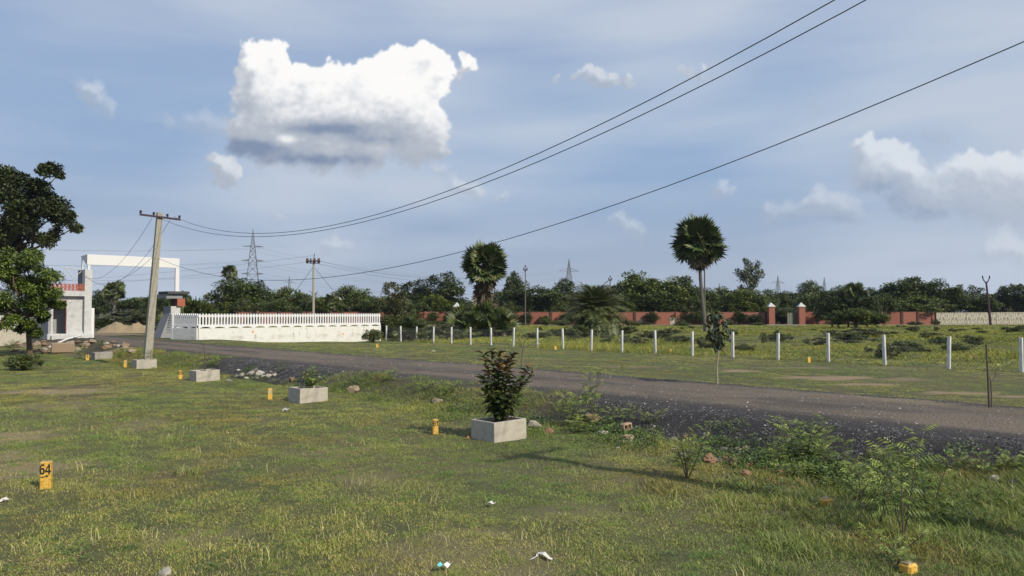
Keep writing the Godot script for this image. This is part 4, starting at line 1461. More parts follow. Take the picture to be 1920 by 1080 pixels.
func build_pylons():
	pylon("largest lattice pylon with three short crossarm pairs beyond the white wall", 473, 430, 306, 7.4, [[0.49, 4.4, 0.5], [0.64, 4.3, 0.5], [0.80, 4.2, 0.5]], 0.13)
	pylon("lattice pylon with two wide crossarms behind the date palm", 1067, 485, 420, 6.4, [[0.46, 5.5, 1.4], [0.78, 6.0, 1.6]], 0.13)
	pylon("distant lattice pylon with one wide crossarm near the tall slim tree", 1459, 516, 560, 6.0, [[0.80, 6.2, 1.5]], 0.16)
	pylon("narrow distant pylon without visible arms over the low tree line", 1546, 519, 600, 5.2, [[0.8, 1.6, 0.6]], 0.16)
	pylon("faint small pylon between the largest pylon and the guyed pole", 542, 517, 690, 6.0, [[0.62, 5.0, 1.2], [0.82, 5.0, 1.2]], 0.18)
	pylon("tiny faint pylon just beside the tall palmyra", 1349, 531, 800, 6.0, [[0.8, 5.5, 1.4]], 0.2)
	var i := 0
	for e in [[466, 3.0], [490, 4.0], [513, 5.0]]:
		for sg in [-1, 1]:
			var p := at_depth(473 + sg * 18, e[0], 306)
			wire("transmission_line", "thin pale transmission line running away from the largest pylon towards open country", p, at_depth(-420 + sg * 20, e[0] - 30, 255), e[1], 0.02, M.wire, "transmission lines from the largest pylon")
			wire("transmission_line", "thin pale transmission line slung between the largest pylon and the next one", p, at_depth(1067 + sg * 14, 507 + (e[0] - 466) * 0.5, 420), 7.5, 0.02, M.wire, "transmission lines between two pylons")
	for e in [[545, 5.0], [556, 5.0]]:
		wire("transmission_line", "thin low line passing behind the gate towards the guyed pole", at_depth(-300, e[0] - 12, 150), at_depth(588, e[0] - 66, 95), 1.6, 0.012, M.wire, "thin lines reaching the guyed pole")
	for e in [[488, 1.6], [493, 1.7]]:
		wire("transmission_line", "thin low line passing from the guyed pole to the slim dark pole", at_depth(592, e[0], 95), at_depth(985, e[0] + 22, 120), e[1], 0.012, M.wire, "thin lines from the guyed pole")

# ---------------------------------------------------------------- palms
func fan_mesh(sd: int, dead: bool) -> ArrayMesh:     # a fan leaf on its stalk, pointing along +x, about 1 long
	var r := rnd(sd)
	var b := MB.new()
	var g := r.randf_range(0.8, 1.2)
	var stalk := Color(0.12, 0.12, 0.05)
	var base := Color(0.060, 0.085, 0.022) * g
	if dead:
		stalk = Color(0.14, 0.11, 0.075)
		base = Color(0.11, 0.085, 0.055) * g
	base.a = 1.0
	b.tube([Vector3.ZERO, Vector3(0.25, 0.02, 0), Vector3(0.48, 0.0, 0)], [0.022, 0.016, 0.012], 4, stalk, false)
	var hub := Vector3(0.46, 0, 0)
	var n := 24
	for k in n:
		var u := (k + 0.5) / n * 2.0 - 1.0
		var a := u * 2.15
		var l := (0.56 - 0.12 * absf(u)) * r.randf_range(0.86, 1.08)
		var lift := 0.16 * absf(u) + (0.03 if k % 2 else -0.03)
		var d := Vector3(cos(a), lift, sin(a)).normalized()
		if dead:
			d = (d + Vector3(0.6, -0.25, 0) + Vector3(r.randf() - 0.5, r.randf() - 0.5, r.randf() - 0.5) * 0.6).normalized()
		var s := d.cross(Vector3.UP).normalized()
		var w := 0.052
		var m := hub + d * l * 0.55
		var t := hub + d * l + Vector3(0, -0.07 * r.randf(), 0)
		var c := base * r.randf_range(0.8, 1.25)
		if not dead and r.randf() < 0.08: c = Color(0.20, 0.17, 0.07)
		c.a = 1.0
		b.tri(hub, m - s * w + Vector3(0, -0.02, 0), m + Vector3(0, 0.015, 0), c)
		b.tri(hub, m + Vector3(0, 0.015, 0), m + s * w + Vector3(0, -0.02, 0), c)
		b.tri(m - s * w + Vector3(0, -0.02, 0), t, m + Vector3(0, 0.015, 0), c)
		b.tri(m + Vector3(0, 0.015, 0), t, m + s * w + Vector3(0, -0.02, 0), c)
	return b.mesh()

func feather_mesh(sd: int, droop: float, wide: float, col: Color) -> ArrayMesh:   # an arching feather leaf along +x, 1 long
	var r := rnd(sd)
	var b := MB.new()
	var pts := []
	var rr := []
	for i in 9:
		var t := i / 8.0
		pts.append(Vector3(t * (1.0 - 0.18 * t * droop), -droop * 0.55 * t * t * t + 0.02 * t, 0))
		rr.append(lerpf(0.013, 0.003, t))
	b.tube(pts, rr, 3, Color(0.13, 0.13, 0.05), false)
	for i in 44:
		var t := 0.10 + 0.90 * i / 44.0
		var k := minf(7.0, t * 8.0)
		var p: Vector3 = pts[int(k)].lerp(pts[int(k) + 1], k - int(k))
		var dirv: Vector3 = (pts[int(k) + 1] - pts[int(k)]).normalized()
		var l := wide * (1.0 - 0.75 * absf(t - 0.4)) * r.randf_range(0.85, 1.15)
		for sg in [-1.0, 1.0]:
			var d := (dirv * 0.75 + Vector3(0, 0.30 * r.randf_range(0.2, 1.3), 0) + Vector3(0, 0, sg)).normalized() * l
			d.y -= 0.15 * l * r.randf()
			var c := col * r.randf_range(0.75, 1.3)
			c.a = 1.0
			b.leaf(p, d, dirv * 1.0, 0.0085, c)
	return b.mesh()

var FAN := []
var FANDEAD := []
var DATE := []
var COCO := []

func palm_trunk(parent: Node, top: Vector3, r0: float, r1: float, bend: float):
	var b := MB.new()
	var pts := []
	var rr := []
	for i in 22:
		var t := i / 21.0
		pts.append(Vector3(top.x * t + bend * sin(PI * t), -0.3 + (top.y + 0.3) * t, top.z * t))
		rr.append(lerpf(r0, r1, pow(t, 0.6)) * (1.0 + 0.06 * (i % 2)))
	b.tube(pts, rr, 10, Color.WHITE)
	part("trunk", b.mesh(), M.greybark, parent)

func fan_palm(label: String, px: float, cx: float, cy: float, d: float, rpx: float, count: int, dead: int, sd: int, trunk := true, group := "", skirt := 0.5) -> Node3D:
	var g := ground_at(px, d)
	var c := at_depth(cx, cy, d) - g
	var R := rpx * d / F
	var t := thing("fan_palm", label, "palm", g, 0.0, group)
	var r := rnd(sd)
	if trunk:
		palm_trunk(t, c, 0.24, 0.16, r.randf_range(-0.15, 0.1))
	for i in count + dead:
		var is_dead := i >= count
		var az := i * 2.39996 + r.randf() * 0.4
		var el: float
		if trunk:
			el = lerpf(1.35, -0.75, pow((i + 0.5) / count, 0.85)) if not is_dead else r.randf_range(-1.45, -1.0)
		else:
			el = lerpf(1.45, -0.15, (i + 0.5) / count) if not is_dead else r.randf_range(-0.7, 0.0)
		el += r.randf_range(-0.12, 0.12)
		var dirv := Vector3(cos(az) * cos(el), sin(el), sin(az) * cos(el))
		var up := Vector3.UP - dirv * dirv.y
		up = up.normalized() if up.length() > 0.05 else Vector3(cos(az + PI), 0, sin(az + PI))
		up = up.rotated(dirv, r.randf_range(-1.3, 1.3))
		var z := dirv.cross(up).normalized()
		var sc := R * r.randf_range(0.82, 1.06) * (0.85 if is_dead else 1.0)
		var o := part("dead_frond" if is_dead else "frond", (FANDEAD if is_dead else FAN)[r.randi() % 3], M.gloss if not is_dead else M.leaf, t)
		o.transform = Transform3D(Basis(dirv * sc, up * sc, z * sc), (c if trunk else Vector3(0, 0.15 + R * 0.28, 0)) + Vector3(0, r.randf_range(-0.25, 0.1) * (R * 0.25) - (r.randf() * skirt if is_dead and trunk else 0.0), 0) + dirv * 0.1)
	return t

func feather_palm(label: String, px: float, cx: float, cy: float, d: float, rpx: float, count: int, lo: float, meshes: Array, sd: int, called: String, tr0: float):
	var g := ground_at(px, d)
	var c := at_depth(cx, cy, d) - g
	var R := rpx * d / F
	var t := thing(called, label, "palm", g)
	var r := rnd(sd)
	palm_trunk(t, c, tr0, tr0 * 0.8, 0.05)
	for i in count:
		var az := i * 2.39996 + r.randf() * 0.4
		var el := lerpf(1.42, lo, (i + 0.5) / count) + r.randf_range(-0.12, 0.12)
		var dirv := Vector3(cos(az) * cos(el), sin(el), sin(az) * cos(el))
		var up := Vector3.UP - dirv * dirv.y
		up = up.normalized() if up.length() > 0.05 else Vector3(-cos(az), 0, -sin(az))
		var z := dirv.cross(up).normalized()
		var sc := R * r.randf_range(0.85, 1.1)
		var o := part("frond", meshes[r.randi() % meshes.size()], M.gloss, t)
		o.transform = Transform3D(Basis(dirv * sc, up * sc, z * sc), c + dirv * 0.12)

func build_palms():
	for k in 3:
		FAN.append(fan_mesh(600 + k, false))
		FANDEAD.append(fan_mesh(610 + k, true))
		DATE.append(feather_mesh(620 + k, 0.65, 0.25, Color(0.105, 0.130, 0.045)))
		COCO.append(feather_mesh(630 + k, 0.8, 0.24, Color(0.06, 0.085, 0.03)))
	fan_palm("tallest palmyra palm with round crown on a long bare trunk", 1324, 1310, 454, 85, 56, 56, 18, 641)
	fan_palm("shaggy palmyra palm with drooping dead fronds above fan palm shrubs", 908, 910, 498, 72, 48, 58, 46, 642, true, "", 3.0)
	for e in [[872, 70, 46, "stemless fan palm shrub on the brick pier side of shaggy palmyra"], [905, 71, 52, "stemless fan palm shrub with dry fronds right under shaggy palmyra"], [934, 70.5, 46, "stemless fan palm shrub on the date palm side of shaggy palmyra"], [888, 68.5, 38, "low fan palm clump in front of the shaggy palmyra trunk"], [924, 68.5, 36, "smaller fan palm clump before the shaggy palmyra"]]:
		fan_palm(e[3], e[0], e[0], 590, e[1], e[2], 26, 12 if e[0] == 905 else 6, 650 + int(e[0]), false, "fan palm shrubs under the palmyra")
	fan_palm("large stemless fan palm behind the stacked gate pillar", 362, 362, 600, 62, 58, 40, 6, 661, false)
	fan_palm("second fan palm clump just behind the gate pillar slab", 335, 335, 600, 64, 50, 26, 4, 664, false)
	fan_palm("fan palm shrub at the end of the white wall", 768, 768, 610, 60, 34, 24, 5, 662, false)
	fan_palm("small fan palm sprouting by the dry bush near fence posts", 795, 795, 632, 57, 20, 16, 3, 663, false)
	fan_palm("distant palm with round crown rising between pylon and gate", 430, 430, 511, 150, 17, 30, 6, 671)
	fan_palm("distant palmyra seen through the gate arch", 214, 214, 546, 112, 24, 32, 8, 672)
	fan_palm("stunted dark palm among trees beside the guyed pole", 621, 621, 566, 132, 17, 26, 6, 673)
	fan_palm("palm crown sticking out of thicket before the red wall", 1604, 1604, 552, 106, 26, 30, 8, 674)
	feather_palm("bushy wild date palm with arching feather fronds in the field", 1116, 1116, 586, 71, 66, 230, -0.95, DATE, 681, "date_palm", 0.28)
	feather_palm("small coconut palm silhouetted behind the guyed pole", 588, 588, 561, 128, 20, 16, -0.5, COCO, 682, "coconut_palm", 0.14)

# ---------------------------------------------------------------- trees
func clumps_in(r: RandomNumberGenerator, n: int, c: Vector3, rad: Vector3, cr: float) -> Array:
	var out := []
	for i in n:
		var d := Vector3(r.randfn(), r.randfn(), r.randfn()).normalized()
		var q := pow(r.randf(), 0.45)
		out.append([c + d * q * rad, cr * r.randf_range(0.6, 1.25)])
	return out

func foliage(sd: int, clumps: Array, per: int, ll: float, lw: float, col: Color, var_col: Color, droop: float) -> ArrayMesh:
	var r := rnd(sd)
	var b := MB.new()
	for k in clumps:
		var tone := r.randf_range(0.8, 1.2)
		var n := int(per * clampf(k[1] * k[1] / 0.6, 0.3, 2.5)) if per > 0 else -per
		for i in n:
			var d := Vector3(r.randfn(), r.randfn() * 0.8 + 0.25, r.randfn()).normalized()
			var p: Vector3 = k[0] + d * k[1] * pow(r.randf(), 0.4) * Vector3(1, 0.75, 1)
			var a := Vector3(r.randfn(), r.randfn() * 0.5 - droop, r.randfn()).normalized() * 0.8 + d * 0.5
			a = a.normalized() * ll * r.randf_range(0.7, 1.3)
			var s := a.cross(Vector3(r.randfn() * 0.5, 1.0, r.randfn() * 0.5)).normalized()
			var c := col.lerp(var_col, pow(r.randf(), 2.0)) * tone * r.randf_range(0.65, 1.2)
			c.a = 1.0
			b.leaf(p, a, s, lw, c)
	return b.mesh()

func limbs(sd: int, base: Vector3, fork: Vector3, clumps: Array, r0: float, count: int) -> ArrayMesh:
	var r := rnd(sd)
	var b := MB.new()
	var mid := base.lerp(fork, 0.5) + Vector3(r.randf_range(-0.1, 0.1), 0, r.randf_range(-0.1, 0.1))
	b.tube([base - Vector3(0, 0.3, 0), base + Vector3(0, 0.15, 0), mid, fork], [r0 * 1.5, r0 * 1.15, r0 * 0.95, r0 * 0.8], 8, Color.WHITE)
	for i in count:
		var k: Array = clumps[(i * 7) % clumps.size()]
		var e: Vector3 = k[0]
		var m := fork.lerp(e, 0.5) + Vector3(r.randfn(), r.randfn() * 0.5 + 0.3, r.randfn()) * fork.distance_to(e) * 0.10
		b.tube([fork - Vector3(0, 0.05, 0), m, e], [r0 * 0.5, r0 * 0.3, r0 * 0.08], 5, Color.WHITE, false)
	return b.mesh()

var KIND := []

func make_kinds():
	# unit trees: 1 wide and 1 high; the height and width of each tree scale them
	for a in [
			[0, 70, Vector3(0, 0.62, 0), Vector3(0.42, 0.34, 0.42), 0.115, Color(0.053, 0.080, 0.014), Color(0.135, 0.165, 0.026), 60],
			[1, 70, Vector3(0, 0.58, 0), Vector3(0.36, 0.40, 0.36), 0.105, Color(0.042, 0.064, 0.014), Color(0.079, 0.105, 0.022), 60],
			[2, 42, Vector3(0, 0.58, 0), Vector3(0.42, 0.40, 0.42), 0.085, Color(0.068, 0.075, 0.025), Color(0.126, 0.125, 0.050), 45],
			[3, 60, Vector3(0, 0.66, 0), Vector3(0.46, 0.24, 0.46), 0.105, Color(0.047, 0.070, 0.014), Color(0.110, 0.140, 0.024), 60],
			[4, 34, Vector3(0, 0.66, 0), Vector3(0.36, 0.34, 0.36), 0.10, Color(0.058, 0.075, 0.027), Color(0.105, 0.120, 0.043), 48],
			[5, 80, Vector3(0, 0.42, 0), Vector3(0.42, 0.46, 0.42), 0.115, Color(0.058, 0.078, 0.019), Color(0.121, 0.140, 0.032), 56],
			[6, 74, Vector3(0, 0.60, 0), Vector3(0.42, 0.36, 0.42), 0.110, Color(0.074, 0.108, 0.016), Color(0.190, 0.225, 0.032), 60],
			[7, 60, Vector3(0, 0.21, 0), Vector3(0.42, 0.20, 0.42), 0.085, Color(0.074, 0.098, 0.022), Color(0.137, 0.160, 0.036), 50],
			[8, 44, Vector3(0, 0.21, 0), Vector3(0.46, 0.20, 0.46), 0.060, Color(0.089, 0.105, 0.032), Color(0.158, 0.160, 0.054), 44]]:
		var r := rnd(700 + a[0])
		var vs := []
		for v in 2:
			var cl := clumps_in(r, a[1], a[2], a[3], a[4])
			for k in cl:
				k[0].y = maxf(k[0].y, 0.10 if a[0] < 7 else 0.04)
			var lf := foliage(720 + a[0] * 2 + v, cl, -a[7] * 2, 0.046, 0.0125, a[5], a[6], 0.1)
			var fork := Vector3(0, 0.28 if a[0] < 5 or a[0] == 6 else (0.1 if a[0] == 5 else 0.04), 0)
			if a[0] == 4: fork.y = 0.45
			vs.append([lf, limbs(740 + a[0], Vector3.ZERO, fork, cl, 0.022, 14)])
		KIND.append(vs)

func tree(called: String, label: String, category: String, px: float, topy: float, wpx: float, d: float, kind: int, v: int, turn: float, group := ""):
	var g := ground_at(px, d)
	var H := at_depth(px, topy, d).y - g.y
	var W := wpx * d / F * 1.18
	var t := thing(called, label, category, g, turn, group)
	var sc := Vector3(W, H / (0.45 if kind > 6 else 1.0), W)
	var a := part("trunk", KIND[kind][v][1], M.bark, t)
	a.scale = sc
	var b := part("crown", KIND[kind][v][0], M.leaf, t)
	b.scale = sc

func build_trees():
	make_kinds()
	# kind, label
	var list := [
		[185, 546, 40, 150, 1, "dark slender tree beside the guard house tower"], [252, 560, 72, 160, 0, "low rounded dark tree far behind the sand heap"], [302, 556, 62, 150, 0, "dark tree behind the leaning pole shaft"], [334, 548, 48, 100, 1, "dark tree peeping over the gate pillar slab"],
		[440, 527, 76, 142, 0, "broad dark tree under the distant round palm"], [482, 530, 52, 145, 1, "dark tree at foot of the largest pylon"], [408, 556, 56, 146, 5, "low tree next to the large fan palm"], [503, 545, 56, 150, 6, "green leafy tree just past the largest pylon"], [540, 543, 60, 152, 6, "green tree below the faint small pylon"], [566, 556, 52, 147, 0, "low dark tree before the guyed pole"],
		[605, 562, 60, 150, 0, "low tree behind the guyed pole foot"], [655, 540, 66, 142, 6, "light green tree behind the white wall pickets"], [690, 560, 46, 145, 0, "dark tree over the end of white wall"], [640, 566, 60, 146, 6, "bright low tree joining the light green tree"], [460, 558, 60, 141, 6, "bright green tree in front of the broad dark tree"],
		[780, 528, 64, 145, 1, "dark upright tree behind the dry bush"], [834, 514, 70, 142, 1, "dense dark tree rising above the red wall by the pier"], [806, 548, 60, 143, 0, "round dark tree filling behind the two dark trees"],
		[966, 509, 44, 152, 1, "tall narrow dark tree behind slim line pole"], [942, 545, 56, 146, 3, "flat dark tree between palmyra and slim line pole"], [1002, 538, 92, 141, 3, "wide spreading thorn tree overhanging the red wall"], [1056, 526, 56, 150, 1, "dark tree beside the two armed pylon"], [1032, 548, 62, 144, 6, "green tree between thorn tree and date palm"], [1085, 550, 50, 146, 0, "dark tree behind the date palm crown"],
		[1152, 540, 56, 148, 0, "dark tree just past the date palm"], [1188, 514, 74, 142, 6, "tall full green tree over the red wall"], [1236, 519, 78, 141, 6, "second full green tree with rounded top over red wall"], [1280, 524, 64, 143, 0, "dense tree close to the tall palmyra"], [1212, 545, 70, 139, 0, "lower dense tree filling between the full green trees"], [1260, 548, 60, 139.5, 6, "leafy low tree against the red wall top"], [1316, 545, 56, 146, 0, "dark tree behind the palmyra trunk"],
		[1350, 544, 54, 148, 6, "green tree past the palmyra trunk"], [1380, 540, 66, 141, 6, "bright green tree spilling over the red wall"], [1408, 492, 52, 190, 4, "tall airy tree with see-through crown above the others"], [1424, 545, 58, 150, 0, "dark tree behind the first gate pier"], [1462, 554, 56, 165, 0, "low tree beyond the field gate under pylon"], [1466, 572, 60, 146, 5, "overgrown bush filling the field gate opening"], [1520, 528, 40, 210, 0, "round topped distant tree past the field gate"], [1492, 548, 62, 180, 3, "flat topped tree behind the second gate pier"],
		[1556, 542, 62, 150, 3, "dark tree behind the thicket palm"], [1642, 556, 66, 150, 0, "dark tree past the thicket palm"], [1664, 538, 68, 150, 3, "spreading dark tree over the last red panels"], [1702, 526, 84, 147, 0, "big rounded tree over end of the red wall"], [1742, 524, 72, 146, 3, "broad tree where red wall meets white wall"], [1722, 552, 86, 143, 6, "green lower tree before the big rounded tree"], [1778, 545, 62, 150, 0, "tree behind the start of weathered wall"], [1812, 540, 58, 156, 4, "thin crowned tree behind weathered wall"], [1836, 556, 60, 150, 0, "low dark tree by the forked pole"], [1872, 552, 70, 158, 3, "low spreading tree past the forked pole"], [1904, 532, 46, 152, 3, "small flat tree at the far end of weathered wall"], [1942, 548, 64, 150, 0, "dark tree beyond the far end of weathered wall"],
	]
	var r := rnd(800)
	for e in list:
		tree("tree", e[5], "tree", e[0], e[1] - 5, e[2] * 1.25, e[3], e[4], r.randi() % 2, r.randf() * TAU, "trees beyond the boundary walls")
	for i in 52:
		var px := -20.0 + 38.5 * i + r.randf_range(-12, 12)
		tree("far_tree", "low dark tree of the distant tree belt", "tree", px, r.randf_range(558, 567), r.randf_range(48, 70), r.randf_range(185, 260), [0, 1, 3, 0][r.randi() % 4], r.randi() % 2, r.randf() * TAU, "trees of the distant belt")
	for i in 46:
		var px := 400.0 + 30.0 * i + r.randf_range(-10, 10)
		if absf(px - 1466.0) < 34.0: continue
		tree("hedge_bush", "dense low bush filling in behind the red wall", "bush", px, r.randf_range(546, 566), r.randf_range(44, 60), r.randf_range(136.2, 139.5), [5, 0, 6][r.randi() % 3], r.randi() % 2, r.randf() * TAU, "low bushes right behind the red wall")
	# scrub in front of the walls
	for e in [[742, 524, 62, 66, 2, "tall dry thin bush at the end of the white wall"], [728, 578, 66, 64, 5, "green scrub at the white wall corner"], [792, 598, 56, 63, 5, "leafy scrub behind the first fence posts"], [826, 606, 64, 62, 2, "greyish flowering scrub behind the fence posts"], [752, 560, 60, 68, 5, "dense scrub under the tall dry bush"],
			[236, 578, 84, 96, 2, "pale scrub behind the sand heap"], [200, 590, 56, 84, 5, "green scrub beside guard house and sand heap"], [282, 574, 62, 92, 5, "green scrub behind the leaning pole"], [258, 586, 60, 88, 2, "pale twiggy scrub in middle of the gate view"],
			[1560, 546, 54, 107, 1, "dark end of the thicket beside the gate pier"], [1590, 532, 56, 108, 0, "tallest clump of the thicket in front of the red wall"], [1626, 552, 52, 106, 1, "dark clump of the thicket by last red panels"], [1606, 574, 52, 102, 6, "lighter green front clump of the thicket"], [1572, 582, 50, 103, 0, "low front clump of the thicket near the gate pier"], [1644, 584, 44, 103, 6, "light green low end of the thicket"], [862, 575, 40, 76, 5, "scrub between brick pier and fan palm shrubs"]]:
		tree("thicket", e[5], "bush", e[0], e[1], e[2] * 1.15, e[3], e[4], r.randi() % 2, r.randf() * TAU, "scrub before the boundary walls")
	for px in [476.0, 560.0, 640.0, 812.0, 838.0, 952.0, 985.0, 1022.0, 1064.0, 1150.0, 1222.0, 1294.0, 1312.0, 1340.0, 1388.0, 1416.0, 1535.0, 1655.0]:
		tree("wall_bush", "leafy bush leaning against the front of the red wall", "bush", px, r.randf_range(578, 592), r.randf_range(20, 36), r.randf_range(133.2, 134.2), [0, 6, 1][r.randi() % 3], r.randi() % 2, r.randf() * TAU, "bushes leaning on the red wall")
	# big dark tree behind the guard house
	var d := 62.0
	var g := ground_at(-35, d)
	var cl := []
	for e in [[40, 330, 34], [88, 322, 26], [18, 365, 46], [72, 372, 42], [118, 412, 32], [58, 425, 42], [100, 396, 36], [8, 430, 46], [82, 452, 24], [26, 462, 30], [140, 425, 15], [116, 330, 13], [-40, 330, 50], [-60, 390, 56], [-110, 350, 60], [-130, 420, 60], [-30, 455, 40], [105, 440, 16], [12, 322, 26], [70, 345, 26], [45, 395, 40], [-160, 380, 60], [132, 405, 14]]:
		for k in 3:
			var p := at_depth(e[0] + r.randfn() * e[2] * 0.28, e[1] + r.randfn() * e[2] * 0.22, d + r.randf_range(-2.8, 2.8)) - g
			cl.append([p, e[2] * d / F * r.randf_range(0.45, 0.75)])
	var t := thing("big_tree", "huge dark spreading tree towering behind the guard house", "tree", g)
	part("trunk", limbs(811, Vector3.ZERO, Vector3(0.3, 4.6, 0), cl, 0.36, 30), M.bark, t)
	part("crown", foliage(812, cl, 430, 0.27, 0.080, Color(0.034, 0.050, 0.014), Color(0.085, 0.10, 0.024), 0.15), M.leaf, t)
	# lighter neem tree on the lawn's edge
	g = on_ground(56, 667)
	d = -g.z
	cl = []
	for e in [[20, 482, 28], [58, 488, 30], [86, 515, 28], [98, 548, 22], [40, 535, 40], [8, 565, 40], [68, 572, 34], [30, 600, 26], [104, 570, 12], [82, 592, 14], [-30, 520, 44], [-45, 575, 44], [50, 610, 16], [-20, 610, 26], [112, 572, 8], [70, 535, 32], [66, 620, 10], [20, 520, 30]]:
		for k in 4:
			var p := at_depth(e[0] + r.randfn() * e[2] * 0.3, e[1] + r.randfn() * e[2] * 0.25, d + r.randf_range(-1.3, 1.3)) - g
			cl.append([p, e[2] * d / F * r.randf_range(0.4, 0.7)])
	t = thing("neem_tree", "bright green leafy tree with slim trunk before the guard house", "tree", g)
	part("trunk", limbs(821, Vector3.ZERO, Vector3(-0.2, 1.9, 0), cl, 0.115, 40), M.bark, t)
	part("crown", foliage(822, cl, 1300, 0.17, 0.032, Color(0.085, 0.130, 0.020), Color(0.17, 0.22, 0.035), 0.45), M.leaf, t)

# ---------------------------------------------------------------- shrubs of the field
func build_shrubs():
	var r := rnd(850)
	for e in [[1690, 634, 660, 74, "round shrub in the field behind fence posts"], [1536, 628, 648, 56, "low dark shrub in the field past the tall post"], [1275, 624, 645, 60, "leafy shrub behind the fence near the sapling"], [1190, 626, 648, 50, "dark shrub in field past the date palm"], [1235, 610, 640, 70, "loose scrub patch behind the fence"], [1395, 640, 660, 40, "small weed bush beside a fence post"], [1652, 640, 672, 60, "straggly weed bush before the round shrub"], [1610, 612, 632, 120, "spread of scrub in the field before the thicket"], [1590, 618, 640, 60, "dark scrub clump under the thicket"], [1340, 622, 655, 60, "weed clump behind the sapling trunk"], [1050, 612, 630, 50, "scrub between fan palms and date palm"], [1010, 618, 634, 60, "low scrub on the bank by the date palm"], [1460, 620, 640, 50, "low scrub in open field past the sapling"], [700, 612, 642, 40, "scrub at the corner of white wall and fence"], [860, 615, 640, 60, "scrub at foot of the fan palm shrubs"], [1160, 604, 628, 60, "shrub at foot of date palm"], [1090, 606, 634, 70, "dark shrub in front of the date palm"], [1745, 618, 632, 40, "small bush on the far green slope"], [1900, 608, 624, 50, "low bush near the weathered wall"], [1775, 596, 606, 50, "weeds at foot of the weathered wall"]]:
		var g := on_ground(e[0], e[2])
		tree("field_shrub", e[4], "shrub", e[0], e[1] + 4.0, e[3], -g.z, [7, 8, 7][r.randi() % 3], r.randi() % 2, r.randf() * TAU, "shrubs in the field behind the fence")
	for i in 40:
		var px := r.randf_range(760, 1780)
		var g := ground_at(px, 124.0 + r.randf() * 7.0)
		if absf(px - 1465) < 30: continue
		tree("wall_weed", "knee high weed at the foot of the red wall", "weed", px, at_px_y(g + Vector3(0, r.randf_range(0.5, 1.3), 0)), r.randf_range(14, 34), -g.z, 7, r.randi() % 2, r.randf() * TAU, "weeds along the foot of the red wall")
	for i in 60:
		var px := r.randf_range(1000, 1915)
		var d := r.randf_range(36.0, 110.0)
		var g := ground_at(px, d)
		if sn(g).y < 37.0: continue
		tree("field_weed", "small dark weed clump in the open field", "weed", px, at_px_y(g + Vector3(0, r.randf_range(0.25, 0.7), 0)), r.randf_range(0.5, 1.4) * F / d, d, [7, 8][r.randi() % 2], r.randi() % 2, r.randf() * TAU, "weed clumps of the open field")

func at_px_y(p: Vector3) -> float:
	var q := (p - EYE).rotated(Vector3.RIGHT, -pitch)
	return 540.0 - F * q.y / -q.z

